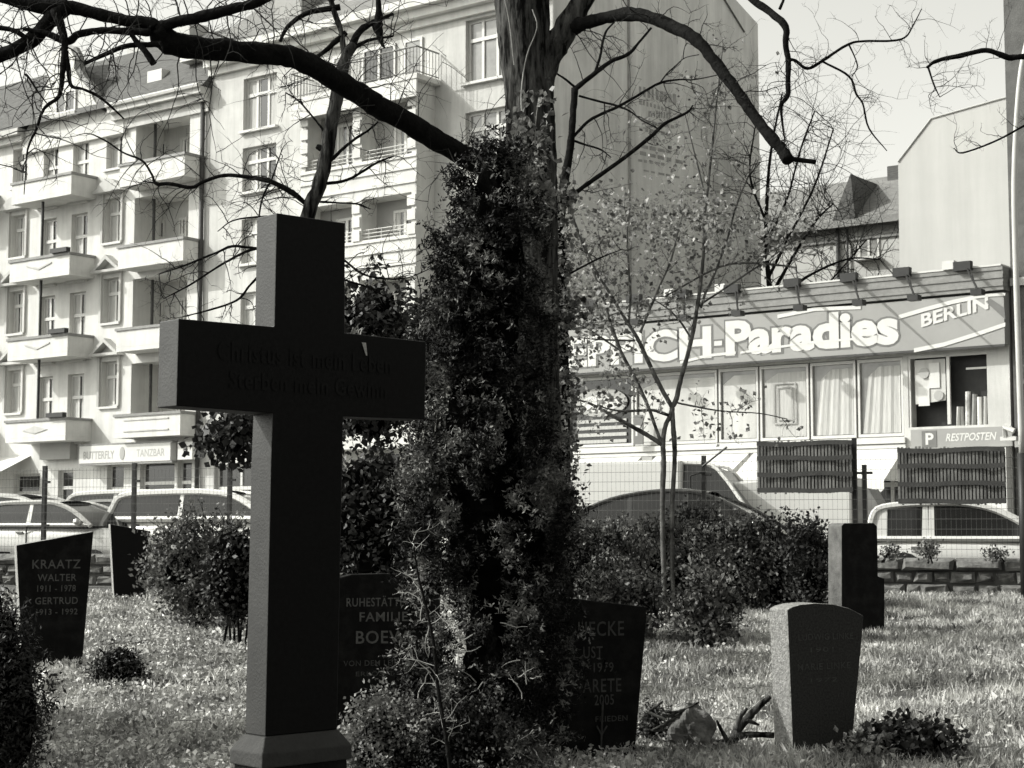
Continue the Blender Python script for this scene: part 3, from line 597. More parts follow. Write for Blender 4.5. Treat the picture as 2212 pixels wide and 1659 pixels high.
# ================================================================ CEMETERY WALL, FENCE AND SCREENS
def fp(x, off=0.0): return Vector((x + off * .322, fy(x) + off * .947, 0))
FA = math.atan(FS); fdx, fdy = math.cos(FA), math.sin(FA)
def fence_at(xd, yd=1149, off=0.0):                             # where the sight line through (xd, yd) meets the fence plane
    r = ray(xd, yd); k = (FY0 + off) / (r[1] - FS * r[0]); return Vector((r[0] * k, r[1] * k, H + r[2] * k))
wbase = Vector((0, fy(0), 0))
cw = empty('stone_wall', (0, fy(0), 0), 'low rough-stone cemetery wall under the wire fence', 'wall', FA)
core = MB(); core.box(-22, 22, .05, .42, .0, .80); core.build('mortar_core', M['mortar'], cw)
stn = MB(); random.seed(3)
for row, (z0, z1) in enumerate(((.02, .27), (.28, .47), (.48, .66), (.665, .86))):
    x = -22 + random.random() * .3
    while x < 22:
        wd = random.uniform(.22, .48) if row < 3 else random.uniform(.55, .95)
        a, b = x + .012, x + wd - .012; y0 = random.uniform(-.03, .03) - (.03 if row == 3 else 0)
        j = lambda q=.03: random.uniform(-q, q) * 1.3
        vs = [(a + j(), y0 + .04, z0 + j(.01)), (b + j(), y0 + .04, z0 + j(.01)), (b + j(), y0 + .04, z1 - .02), (a + j(), y0 + .04, z1 - .02),
              (a + .05, y0 - .03 + j(), z0 + .05), (b - .05, y0 - .03 + j(), z0 + .05 + j()), (b - .05, y0 - .03 + j(), z1 - .06 + j()), (a + .05, y0 - .03 + j(), z1 - .06),
              (a, .46, z0), (b, .46, z0), (b, .46, z1 - .01), (a, .46, z1 - .01)]
        stn.add(vs, [(4, 5, 6, 7), (0, 1, 5, 4), (1, 2, 6, 5), (2, 3, 7, 6), (3, 0, 4, 7), (3, 2, 10, 11), (1, 9, 10, 2), (0, 3, 11, 8)]); x += wd
stn.build('stonework', M['stonew'], cw)
fe = empty('wire_fence', (0, fy(0), 0), 'tall wire mesh fence on dark posts along the cemetery wall', 'fence', FA)
def floc(v): d = v - Vector((0, fy(0), 0)); return d.x * fdx + d.y * fdy
ptop = 2.47
posts = [floc(fence_at(x)) for x in (80, 275, 483, 1516, 1845, 1866)] + [-17.5, -14.2, -3.9, -1.7, .5, 9.9, 12.5, 15]
for i, x in enumerate(posts):
    m = MB(); ht = {0: 2.47, 1: 2.5, 2: 2.4, 3: 2.48, 4: 2.72, 5: 2.3}.get(i, 2.45)
    m.box(x - .035, x + .035, .17, .24, .5, ht)
    for zz in (1.35, 2.15): m.box(x + .037, x + .13, .15, .2, zz, zz + .04)
    m.build('post', M['dark'], fe)
wr = MB()
for k in range(10):
    z = .98 + k * .155; wr.box(-20, 20, .140, .147, z, z + .006)
x = -20
while x < 20:
    wr.box(x, x + .003, .147, .150, .87, 2.42); x += .075
wr.build('wire_mesh', mat('fence_wire', .12, .6, .1), fe)
st_ = MB(); a = floc(fence_at(1516)); st_.tube([(a, .1, 2.3), (a + .42, .0, 2.6)], .018, 5).tube([(a - .2, .1, 1.95), (a - .2, .1, 2.15), (a - .05, .1, 2.2), (a, .17, 2.2)], .015, 5); st_.build('bracket', M['dark'], fe)
random.seed(31)
def screen(x0, x1, ytop, ybot, label):
    A = fence_at(x0, ytop); B = fence_at(x1, ytop); zt0, zt1 = A.z, B.z; zb = fence_at(x0, ybot).z
    a, b = floc(A), floc(B); t = empty('reed_screen', (A.x, A.y, A.z), label, 'screen', FA, group='reed privacy screens on the fence')
    A0 = Vector((a, 0, A.z)); m = MB(A0); n = int((b - a) / .052)
    for k in range(n):
        u = k / n; x = a + (b - a) * u; wv = .012 * math.sin(u * 9) + .008 * math.sin(u * 23)
        zt = zt0 + (zt1 - zt0) * u + random.uniform(-.02, .02); m.box(x, x + .034, .08 + wv, .092 + wv, zb + random.uniform(-.03, .03), zt)
    m.build('slats', M['reed'], t)
    bk = MB(A0)
    bk.box(a, b, .135, .139, zb, min(zt0, zt1) - .02); bk.build('backing', M['dark'], t)
    h = (min(zt0, zt1) - zb)
    for q in (.04, .36, .68, .97):
        d = MB(A0); pts = []
        for k in range(15):
            u = k / 14; pts.append((a + (b - a) * u, .05, zb + h * q + .012 * math.sin(u * 7 + q * 9)))
        for p, r in zip(pts, pts[1:]): d.quad((p[0], p[1], p[2] - .035), (r[0], r[1], r[2] - .035), (r[0], r[1], r[2] + .035), (p[0], p[1], p[2] + .035))
        d.build('tie_band', M['darkpaint'], t)
screen(1633, 1840, 952, 1064, 'smaller reed screen tied to the fence, left of the scalloped awning end')
screen(1937, 2170, 966, 1088, 'wider reed screen tied to the fence above the white hatchback')
# street lamp
A = at(2203, 900, 24.6); lb_ = empty('street_lamp', (A.x, A.y, .28), 'slender white curved lamp pole at the right edge', 'street lamp')
def rel(v, o): return Vector(v) - Vector(o)
o_ = Vector((A.x, A.y, .28))
pts, rr = smooth_path([at(x, y, 24.6) - o_ for x, y in ((2225, 60), (2206, 150), (2196, 260), (2191, 400), (2194, 560), (2201, 775), (2208, 980))], [.035, .04, .042, .045, .046, .048, .05], 4)
m = MB(); m.tube(pts, rr, 8); m.build('pole', M['pole'], lb_, smooth=True)
m = MB(); m.tube([at(2208, 979, 24.6) - o_, Vector((.02, 0, 0))], .075, 8); m.build('base_sleeve', M['dark'], lb_, smooth=True)
m = MB(); q = at(2225, 60, 24.6) - o_; m.tube([q, q + Vector((.35, 0, .35)), q + Vector((.9, 0, .45))], [.035, .03, .09], 8); m.build('lamp_head', M['pole'], lb_, smooth=True)
# ================================================================ VEHICLES
def car(name, label, X, Y, rot, L=4.2, W=1.72, belt=.92, hgt=1.45, prof=None, paint='carl', z0=.3, pillars=(.3, .62), kind='car', group='cars parked behind the cemetery wall', glass='glass', quarter=(), ft=.03):
    t = empty(name, (X, Y, z0), label, kind, rot, group=group)
    prof = prof or [(-.46, .0), (-.40, .55), (-.30, .92), (-.1, 1.), (.08, .98), (.2, .8), (.34, .0)]     # fractions of length / glass height
    hw = W / 2; gh = hgt - belt
    # lower body, lofted along its length
    st = [(-.5, .42, .62, .84), (-.485, .30, .84, .93), (-.44, .26, belt, .98), (-.2, .24, belt + .02, 1.), (.1, .24, belt, 1.), (.28, .24, belt - .03, .99), (.40, .25, belt - .12, .96), (.47, .28, belt - .25, .9), (.5, .38, belt - .38, .78)]
    if kind == 'van': st = [(-.5, .35, belt - .1, .95), (-.49, .3, belt, 1.), (0, .28, belt, 1.), (.3, .28, belt, 1.), (.4, .28, belt - .1, .98), (.48, .3, belt - .3, .93), (.5, .4, belt - .45, .85)]
    m = MB(); vs = []; n = 12
    for fx, zb, zt, fw_ in st:
        for k in range(n):
            a_ = 2 * math.pi * (k + .5) / n; c_, s_ = math.cos(a_), math.sin(a_); q = .42
            y = math.copysign(abs(c_) ** q, c_) * hw * fw_; z = (zb + zt) / 2 + math.copysign(abs(s_) ** q, s_) * (zt - zb) / 2
            vs.append((fx * L, y, z))
    fs = [(i * n + k, (i + 1) * n + k, (i + 1) * n + (k + 1) % n, i * n + (k + 1) % n) for i in range(len(st) - 1) for k in range(n)]
    fs += [tuple(range(n)), tuple((len(st) - 1) * n + k for k in range(n - 1, -1, -1))]
    m.add(vs, fs); bo = m.build('body', M[paint], t, smooth=True)
    def sec(f, h, k=1.0): z = belt + gh * h - .02; return (f * L, (hw * (.94 - .17 * h)) * k, z)
    g = MB(); nb = len(prof); top = [sec(f, h) for f, h in prof]; bot = [(p[0], hw * .94, belt - .03) for p in top]
    for sg_ in (1, -1):
        for i in range(nb - 1):
            a, b = bot[i], bot[i + 1]; c, d = top[i + 1], top[i]
            g.quad(*[(p[0], p[1] * sg_, p[2]) for p in (a, b, c, d)])
    for i in range(nb - 1):
        a, b = top[i], top[i + 1]; g.quad((a[0], a[1], a[2]), (b[0], b[1], b[2]), (b[0], -b[1], b[2]), (a[0], -a[1], a[2]))
    g.build('windows', M[glass], t)
    mids = [i for i, p in enumerate(prof) if p[1] > .85]
    r = MB(); i0, i1 = mids[0], mids[-1]; vs = []; N_ = 8; seg = []
    for i in range(i0, i1 + 1):
        f, h = prof[i]; p = sec(f, h)
        for k in range(N_ + 1):
            u = -1 + 2 * k / N_; vs.append((p[0], p[1] * 1.01 * u, p[2] + .05 * (1 - u * u) + .012 - (.03 if abs(u) == 1 else 0)))
    K = N_ + 1
    for i in range(i1 - i0):
        for k in range(N_): vs_ = (i * K + k, i * K + k + 1, (i + 1) * K + k + 1, (i + 1) * K + k); seg.append(vs_)
    r.add(vs, seg); r.build('roof', M[paint], t, smooth=True)
    fr = MB()
    for sg_ in (1, -1):
        pts = [(p[0], p[1] * sg_ * 1.005, p[2]) for p in top]; pp, rr = smooth_path(pts, [ft + .008] * nb, 3); fr.tube(pp, rr, 6)
        fr.tube([(bot[0][0], bot[0][1] * sg_, belt), (bot[-1][0], bot[-1][1] * sg_, belt)], ft, 5)
        for q in pillars:
            f = prof[0][0] + (prof[-1][0] - prof[0][0]) * q
            hh = np.interp(f, [p[0] for p in prof], [p[1] for p in prof]); p = sec(f, hh)
            fr.add([(p[0] - .05, hw * .945 * sg_, belt - .03), (p[0] + .05, hw * .945 * sg_, belt - .03), (p[0] + .04, (p[1] + .006) * sg_, p[2]), (p[0] - .04, (p[1] + .006) * sg_, p[2])], [(0, 1, 2, 3)])
    if quarter:
        for sg_ in (1, -1):
            for f0, f1 in quarter:
                fs_ = [f0 + (f1 - f0) * k / 4 for k in range(5)]
                for fa, fb in zip(fs_, fs_[1:]):
                    ha, hb_ = (float(np.interp(f, [p[0] for p in prof], [p[1] for p in prof])) for f in (fa, fb)); pa, pb = sec(fa, ha), sec(fb, hb_)
                    fr.add([(pa[0], (hw * .94 + .012) * sg_, belt - .04), (pb[0], (hw * .94 + .012) * sg_, belt - .04), (pb[0], (pb[1] + .012) * sg_, pb[2]), (pa[0], (pa[1] + .012) * sg_, pa[2])], [(0, 1, 2, 3)])
    fr.build('pillars', M[paint], t)
    for fx in (-.31, .32):
        for sg_ in (1, -1):
            wh = MB(); wh.tube([(fx * L, sg_ * (hw - .17), .31), (fx * L, sg_ * (hw + .012), .31)], .31, 20); wo = wh.build('wheel', M['tyre'], t, smooth=False)
            ri = MB(); ri.tube([(fx * L, sg_ * (hw + .0125), .31), (fx * L, sg_ * (hw + .02), .31)], .19, 16); ri.build('rim', M['rim'], wo)
    for sg_ in (1, -1):
        li = MB(); li.tube([(.455 * L, sg_ * hw * .7, belt - .27), (.485 * L, sg_ * hw * .66, belt - .29)], .09, 10); li.build('headlight', M['lampwhite'], t)
        tl = MB(); tl.box(-.494 * L, -.478 * L, sg_ * hw * .62, sg_ * hw * .8, belt - .25, belt - .06); tl.build('tail_light', M['signd'], t)
        mi = MB(); mi.tube([(prof[-1][0] * L - .25, sg_ * hw * .94, belt + .03), (prof[-1][0] * L - .22, sg_ * (hw + .12), belt + .07)], .06, 8); mi.build('mirror', M[paint], t, smooth=True)
    for q in pillars:
        f = (prof[0][0] + (prof[-1][0] - prof[0][0]) * q) * L
        for sg_ in (1, -1):
            sm = MB(); sm.box(f - .008, f + .008, sg_ * (hw - .03), sg_ * (hw + .003), .34, belt - .03); sm.build('door_seam', M['dark'], t)
            sm = MB(); sm.box(f - .22, f - .08, sg_ * (hw - .03), sg_ * (hw + .018), belt - .16, belt - .125); sm.build('door_handle', M['zinc'], t)
    bm = MB(); bm.box(.497 * L, .512 * L, -hw * .6, hw * .6, .4, .52).box(-.512 * L, -.497 * L, -hw * .6, hw * .6, .4, .52); bm.build('bumper', M['darkpaint'], t)
    return t
hatch = [(-.475, 0), (-.455, .5), (-.42, .88), (-.3, .99), (-.05, 1.03), (.1, .98), (.2, .84), (.30, .48), (.40, .0)]
hatch2 = [(-.475, 0), (-.46, .5), (-.43, .86), (-.33, .98), (-.15, 1.03), (-.02, 1.0), (.1, .82), (.22, .45), (.33, .0)]
cp = fence_at(2108, 1149, 2.2); car('hatchback_car', 'small white three-door hatchback with rounded roof above the stone wall', cp.x, cp.y, FA, L=3.5, W=1.63, belt=.84, hgt=1.42, ft=.045, prof=hatch2, paint='carw', pillars=(.325, .36), quarter=((-.475, -.385),))
coupe = [(-.46, 0), (-.36, .42), (-.24, .78), (-.1, .97), (.02, 1.), (.12, .9), (.24, .52), (.36, .0)]
cp = fence_at(1475, 1149, 2.1); car('dark_car', 'black car with long arched roof behind the hedge', cp.x, cp.y, FA, L=4.6, belt=1.02, hgt=1.66, prof=coupe, paint='card', pillars=(.36, .62))
sed = [(-.34, 0), (-.25, .7), (-.18, .95), (0, 1.), (.1, .95), (.2, .62), (.3, 0)]
cp = fence_at(120, 1149, 2.2); car('saloon_car', 'silver saloon nearest the wall at far left, glass shining', cp.x, cp.y, FA, L=4.4, belt=1.08, hgt=1.54, ft=.04, prof=sed, paint='carl', pillars=(.5,), glass='glass')
cp = fence_at(20, 1149, 5.2); car('estate_car', 'pale car half hidden beyond the silver saloon', cp.x, cp.y, FA, L=4.4, belt=1.2, hgt=1.74, ft=.05, prof=hatch, paint='carl', pillars=(.5,), glass='glass')
cp = fence_at(262, 1149, 4.6); car('grey_car', 'grey car with rounded rear window right of the silver saloon', cp.x, cp.y, FA + math.pi, L=4.3, belt=1.1, hgt=1.6, ft=.04, prof=coupe, paint='carg', pillars=(.5,), glass='glass')
cp = fence_at(345, 1149, 7.5); car('white_estate_car', 'white estate car between the grey car and the off-roader', cp.x, cp.y, FA, L=4.4, belt=1.3, hgt=1.85, ft=.05, prof=hatch, paint='carw', pillars=(.35, .7), glass='glass')
cp = fence_at(462, 1149, 3.6); car('offroad_car', 'white off-roader with big side window, left of the cross', cp.x, cp.y, FA, L=4.1, belt=1.2, hgt=1.74, ft=.06, prof=hatch, paint='carw', pillars=(.45,), glass='glass')
van_p = [(-.49, 0), (-.485, .95), (-.4, 1.), (0, 1.), (.2, 1.), (.28, .85), (.40, 0)]
cp = fence_at(1375, 1149, 7.0); vn = car('white_van', 'tall white van whose cab windows show behind the sapling', cp.x + .4, cp.y, FA, L=5.2, W=1.95, belt=1.35, hgt=2.32, prof=van_p, paint='carw', pillars=(.2, .5), kind='van', group='vans parked across the road')
m = MB(); m.box(-2.55, .75, -.99, .99, .5, 2.36); m.build('cargo_body', M['carw'], vn, bevel=.06)
cp = fence_at(1640, 1149, 8.0); v2_ = empty('box_van', (cp.x, cp.y, .3), 'plain white box van behind the reed screen', 'van', FA, group='vans parked across the road')
m = MB(); m.prism([(-2.3, .45), (2.0, .45), (2.0, 2.05), (.3, 2.0), (-1.1, 1.85), (-2.3, 1.55)], -1.0, 1.0); m.build('body', M['carw'], v2_, bevel=.05)
m = MB(); m.prism([(2.02, .5), (2.9, .5), (3.0, .95), (2.7, 1.1), (2.3, 1.8), (2.02, 1.85)], -.9, .9); m.build('cab', M['zinc'], v2_)
for fx in (-1.3, 2.3):
    for sg_ in (-1, 1): wh = MB(); wh.tube([(fx, sg_ * .8, .32), (fx, sg_ * 1.02, .32)], .33, 18); wh.build('wheel', M['tyre'], v2_)
# ================================================================ GRAVESTONES
def plane_uz(x, y, P, a):
    r = ray(x, y); f = (math.cos(a), math.sin(a)); nn = (-f[1], f[0])
    k = (P.x * nn[0] + P.y * nn[1]) / (r[0] * nn[0] + r[1] * nn[1]); X, Y = r[0] * k, r[1] * k
    return (X - P.x) * f[0] + (Y - P.y) * f[1], H + r[2] * k
class Stone:
    def __init__(s, name, label, P, deg, cat='gravestone', group=None):
        s.P = Vector(P); s.a = math.radians(deg); s.t = empty(name, s.P, label, cat, s.a, group); s.off = Vector((0, 0, s.P.z))
    def uz(s, x, y): return plane_uz(x, y, s.P, s.a)
    def slab(s, pix, thick, mf, ms, name='slab', extra=None, mt=None, bev=.006, down=0.0):
        poly = [s.uz(*p) if not (isinstance(p[0], str)) else (p[1], p[2]) for p in pix]
        n = len(poly); m = MB(s.off); m.prism(poly, 0, thick); o = m.build(name, mf, s.t)
        o.data.materials.append(ms)
        if mt: o.data.materials.append(mt)
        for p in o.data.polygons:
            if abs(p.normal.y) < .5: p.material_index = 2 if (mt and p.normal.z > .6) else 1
        if bev: b = o.modifiers.new('bevel', 'BEVEL'); b.width = bev; b.segments = 2
        return o, poly
    def text(s, lines, m, bold=.004, name='inscription', proud=.003):
        for txt, xl, xr, yt, yb in lines:
            mb = MB(s.off)
            a = s.uz(xl, (yt + yb) / 2); b = s.uz(xr, (yt + yb) / 2); zt = s.uz((xl + xr) / 2, yt)[1]; zb = s.uz((xl + xr) / 2, yb)[1]
            text_on(mb, txt, 1, lambda u, v: ((a[0] + b[0]) / 2 + u, -proud, zb + v), bold * 2, width=abs(b[0] - a[0]), height=zt - zb, space=1.1)
            mb.build(name, m, s.t)
# ---- the big dark cross
P = at(573, 1591, 5.4)
X = Stone('cross_monument', 'massive black polished granite cross on stepped pedestal in the left foreground', P, 43, 'grave cross')
base_z = P.z
u1 = X.uz(728, 1600)[0]
cpx = [('', 0, base_z), X and (586, 985), (590, 893), (381, 877), (386, 688), (593, 706), (598, 460), (746, 482), (745, 719), (921, 738), (918, 906), (742, 900), ('', u1, base_z)]
cpx = [p for p in cpx]
cr_, cpoly = X.slab(cpx, .113, M['granite'], M['granites'], 'cross', bev=.003)  # sawn sides coloured paler than the front so the sunlit side shows
X.text([('Christus ist mein Leben', 470, 845, 752, 793), ('Sterben mein Gewinn', 495, 835, 812, 850)], M['letterf'], .01)
dr = MB(X.off); a = X.uz(783, 740); b = X.uz(789, 768); dr.add([(a[0] - .006, -.004, a[1]), (a[0] + .012, -.004, a[1]), (b[0] + .006, -.004, b[1]), (b[0], -.004, b[1])], [(0, 1, 2, 3)]); dr.build('bird_dropping', M['stonetop'], X.t)
lv = MB(X.off); a = X.uz(768, 723)
for k in range(5): lv.tube([(a[0] + k * .008, .03 + .01 * k, a[1] + .004), (a[0] + .012 + k * .01, .03 + .012 * (k % 2), a[1] + .024 + .006 * (k % 3)), (a[0] + .03 + k * .009, .02 + .01 * k, a[1] + .006)], .003, 4)
lv.build('dry_leaf', M['stonetop'], X.t)
z = base_z
m = MB(X.off); e = .035
m.add([(-e, -e, z - .05), (u1 + e, -e, z - .05), (u1 + e, .113 + e, z - .05), (-e, .113 + e, z - .05), (-.004, -.004, z - .001), (u1 + .004, -.004, z - .001), (u1 + .004, .117, z - .001), (-.004, .117, z - .001),
       (-e, -e, z - .095), (u1 + e, -e, z - .095), (u1 + e, .113 + e, z - .095), (-e, .113 + e, z - .095)], [(4, 5, 6, 7), (0, 1, 5, 4), (1, 2, 6, 5), (2, 3, 7, 6), (3, 0, 4, 7), (8, 9, 1, 0), (9, 10, 2, 1), (10, 11, 3, 2), (11, 8, 0, 3), (8, 11, 10, 9)])
m.build('pedestal_cap', M['cap'], X.t, bevel=.004)
m = MB(X.off); m.box(-e + .012, u1 + e - .012, -e + .012, .113 + e - .012, z - .4, z - .0952); m.build('pedestal', M['granite2'], X.t)
m = MB(X.off); m.box(-.2, u1 + .2, -.25, .35, gz(P.x, P.y) - .1, z - .4); m.build('plinth', M['rough'], X.t)
# ---- stone with faint lettering behind the cross
P = gp(742, 1590); B = Stone('family_gravestone', 'broad dark gravestone reading BOEWE with arched top, right behind the cross', P, 14)
B.slab([('', -.05, P.z - .1), (726, 1250), (760, 1241), (830, 1239), (890, 1241), (940, 1251), (952, 1262), (946, 1640)], .14, M['granite2'], M['granite2'], mt=M['stonetop'])
B.text([('RUHESTÄTTE', 748, 872, 1287, 1310), ('FAMILIE', 776, 880, 1322, 1342), ('BOEWE', 768, 897, 1362, 1390)], M['lettergrey'], .006)
B.text([('VON DEM LEIDE', 742, 872, 1426, 1438), ('ERLÖSET', 768, 850, 1448, 1460)], M['letter'], .002, 'verse')
# ---- UECKE
P = gp(1222, 1640); Uk = Stone('dark_gravestone', 'dark gravestone reading UECKE, half behind the conifer', P, 20)
Uk.slab([('', -.35, P.z - .1), ('', -.36, Uk.uz(1180, 1286)[1]), (1241, 1293), (1390, 1310), (1397, 1313), (1397, 1336), (1370, 1645), ('', Uk.uz(1370, 1638)[0], P.z - .1)], .15, M['granite2'], M['granite2'])
Uk.text([('UECKE', 1248, 1347, 1342, 1374), ('UST', 1259, 1301, 1396, 1422), ('1979', 1280, 1323, 1431, 1452), ('ARETE', 1259, 1342, 1466, 1495), ('2005', 1284, 1326, 1500, 1523), ('FRIEDEN', 1286, 1355, 1546, 1558)], M['letter'], .004)
rs_ = MB(Uk.off); a = Uk.uz(1297, 1650); rs_.tube([(a[0], -.005, P.z + .02), (a[0] + .01, -.012, P.z + .3)], .006, 5).tube([(a[0] + .003, -.01, P.z + .12), (a[0] + .035, -.012, P.z + .17)], .005, 5).tube([(a[0] + .003, -.01, P.z + .12), (a[0] - .025, -.012, P.z + .17)], .005, 5)
rs_.build('carved_rose', M['letter'], Uk.t)
m = MB(Uk.off); u = Uk.uz(1427, 1645)[0]; m.box(-.5, u, -.1, .22, P.z - .05, P.z + .03); m.build('base', M['granite2'], Uk.t, bevel=.01)
# ---- KRAATZ
P = gp(50, 1443); K = Stone('slanted_gravestone', 'dark gravestone reading KRAATZ with slanting top at the left', P, 22)
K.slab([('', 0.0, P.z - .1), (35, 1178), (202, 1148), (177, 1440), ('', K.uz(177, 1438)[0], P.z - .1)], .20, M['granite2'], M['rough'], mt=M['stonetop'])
K.text([('KRAATZ', 69, 173, 1209, 1228), ('WALTER', 81, 165, 1240, 1255), ('1911 - 1978', 79, 162, 1264, 1278), ('GERTRUD', 76, 168, 1290, 1305), ('1913 - 1992', 77, 166, 1315, 1328)], M['lettergrey'], .004)
m = MB(K.off); m.box(-.05, K.uz(195, 1438)[0], -.06, .26, P.z - .1, P.z + .03); m.build('base', M['granite2'], K.t)
# ---- small dark stone with base
P = gp(250, 1296); S = Stone('narrow_gravestone', 'small black gravestone tapering to its base, left of the round bush', P, 20)
S.slab([(248, 1292), (246, 1282), (238, 1132), (323, 1147), (315, 1283), (314, 1292)], .22, M['granite'], M['rough'])
a = S.uz(235, 1300)[0]; b = S.uz(340, 1300)[0]; m = MB(S.off); m.box(a, b, -.12, .3, P.z - .1, S.uz(280, 1293)[1] - .003); m.build('base', M['granite2'], S.t)
# ---- right stone
P = gp(1716, 1641); R = Stone('speckled_gravestone', 'arched speckled gravestone with bright rough side at the lower right', P, 27)
rp = [('', -.003, P.z - .1), (1701, 1317), (1712, 1311), (1730, 1306), (1763, 1303), (1800, 1305), (1835, 1314), (1866, 1330), (1862, 1383), (1843, 1583), ('', R.uz(1838, 1640)[0], P.z - .1)]
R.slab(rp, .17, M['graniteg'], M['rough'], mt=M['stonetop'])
R.text([('LUDWIG LINKE', 1724, 1842, 1368, 1382), ('1901', 1750, 1800, 1398, 1408), ('MARIE LINKE', 1722, 1836, 1432, 1446), ('1972', 1748, 1806, 1464, 1473)], M['letter'], .002)
m = MB(R.off); m.box(-.12, .12, -.14, -.02, P.z - .05, P.z + .045); m.build('foot_stone', M['rough'], R.t)
# ---- tall pillar stone
P = gp(1818, 1372); T_ = Stone('pillar_gravestone', 'tall narrow black gravestone standing before the stone wall', P, 22)
T_.slab([('', 0, P.z - .1), (1818, 1136), (1824, 1130), (1888, 1130), (1895, 1137), (1897, 1245), (1911, 1250), (1911, 1375), ('', T_.uz(1911, 1372)[0], P.z - .1)], .27, M['granite2'], M['roughd'])
# ---- far left stone
P = gp(-12, 1262); E_ = Stone('cropped_gravestone', 'dark gravestone cut off by the left edge beyond the slanted one', P, 18)
E_.slab([('', -.2, P.z - .1), ('', -.2, P.z + .62), (22, 1192), (22, 1262)], .2, M['granite2'], M['rough'])
# ---- grave lantern
P = gp(102, 1492); g = empty('grave_lantern', P, 'small pale domed grave lantern at the foot of the slanted stone', 'lantern')
m = MB(); pts = [(0, 0, .0), (0, 0, .03), (0, 0, .08), (0, 0, .12), (0, 0, .145), (0, 0, .155)]; m.tube(pts, [.05, .062, .066, .055, .03, .008], 16); m.build('dome', M['lampwhite'], g, smooth=True)
m = MB(); m.tube([(0, 0, -.05), (0, 0, .0)], .07, 16); m.build('foot', M['dark'], g)
# ---- boulder and felled branches
P = gp(1490, 1620); bo = empty('boulder', P, 'grey mossy boulder between the UECKE stone and the speckled stone', 'boulder')
n1, n2 = 44, 28; V = []
for j in range(n2 + 1):
    for i in range(n1):
        a = 2 * math.pi * i / n1; b = math.pi * j / n2; q = 1 + .13 * math.sin(3 * a + 2 * b) + .09 * math.sin(5 * a - 3 * b) + random.uniform(-.03, .03) + .05 * math.sin(9 * a + 7 * b)
        V.append((math.cos(a) * math.sin(b) * .125 * q, math.sin(a) * math.sin(b) * .12 * q, .1 + math.cos(b) * .135 * q))
Fq = [(j * n1 + i, j * n1 + (i + 1) % n1, (j + 1) * n1 + (i + 1) % n1, (j + 1) * n1 + i) for j in range(n2) for i in range(n1)]
m = MB(); m.add(V, Fq); m.build('rock', M['boulder'], bo)
def log(name, label, pts, ws, Y, m='bark', group=None, cat='branch', subs=()):
    P3 = [at(x, y, Y) for x, y in pts]; o = P3[0].copy(); t = empty(name, o, label, cat, group=group)
    pp, rr = smooth_path([p - o for p in P3], [w_ / 2 / F * Y for w_ in ws], 4); mb = MB(); mb.tube(pp, rr, 9, jit=.12); mb.build('stem', M[m], t, smooth=True)
    for sp, sw in subs:
        Q = [at(x, y, Y - .05) - o for x, y in sp]; pp, rr = smooth_path(Q, [w_ / 2 / F * Y for w_ in sw], 4); mb = MB(); mb.tube(pp, rr, 7, jit=.15); mb.build('side_branch', M[m], t, smooth=True)
    return t
log('cut_log', 'short sawn log lying on top of the boulder', [(1455, 1545), (1470, 1540), (1490, 1533)], [24, 26, 24], 9.6, 'wood', cat='log')
log('fallen_branch', 'forked fallen branch leaning against the speckled stone', [(1560, 1625), (1580, 1605), (1592, 1580), (1612, 1555), (1640, 1525), (1664, 1505)], [26, 22, 20, 18, 14, 9], 9.7,
    subs=[([(1590, 1592), (1620, 1587), (1672, 1588)], [16, 14, 12]), ([(1592, 1578), (1598, 1550), (1615, 1530)], [13, 11, 6]), ([(1575, 1608), (1560, 1580), (1548, 1556)], [12, 9, 5]), ([(1612, 1555), (1625, 1560), (1640, 1566)], [10, 8, 4]), ([(1580, 1605), (1555, 1600), (1530, 1612), (1500, 1618)], [9, 6, 6, 3])])
random.seed(21)
for i in range(9):
    x0, y0 = random.uniform(1380, 1450), random.uniform(1525, 1600); a = random.uniform(-.9, .5); l = random.uniform(30, 75)
    log('broken_stick', ['short', 'long', 'split', 'forked', 'crooked', 'thin', 'stubby', 'peeled', 'half-buried'][i] + ' broken stick in the heap left of the boulder', [(x0, y0), (x0 + l / 2 * math.cos(a), y0 + l / 2 * math.sin(a) + 2), (x0 + l * math.cos(a), y0 + l * math.sin(a))], [6, 6, 4], 9.55, random.choice(['bark', 'wood', 'twigl']), group='sticks heaped by the boulder', cat='stick')
for i, (x0, y0, x1, y1, w_) in enumerate(((85, 1520, 200, 1535, 10), (230, 1520, 300, 1532, 5))):
    log('pale_branch', ['thick pale branch lying in front of the lantern', 'thin pale branch lying before the dwarf shrub'][i], [(x0, y0), ((x0 + x1) / 2, y0 + 12), (x1, y1)], [w_, w_, w_ * .6], 12.4, 'twigl')
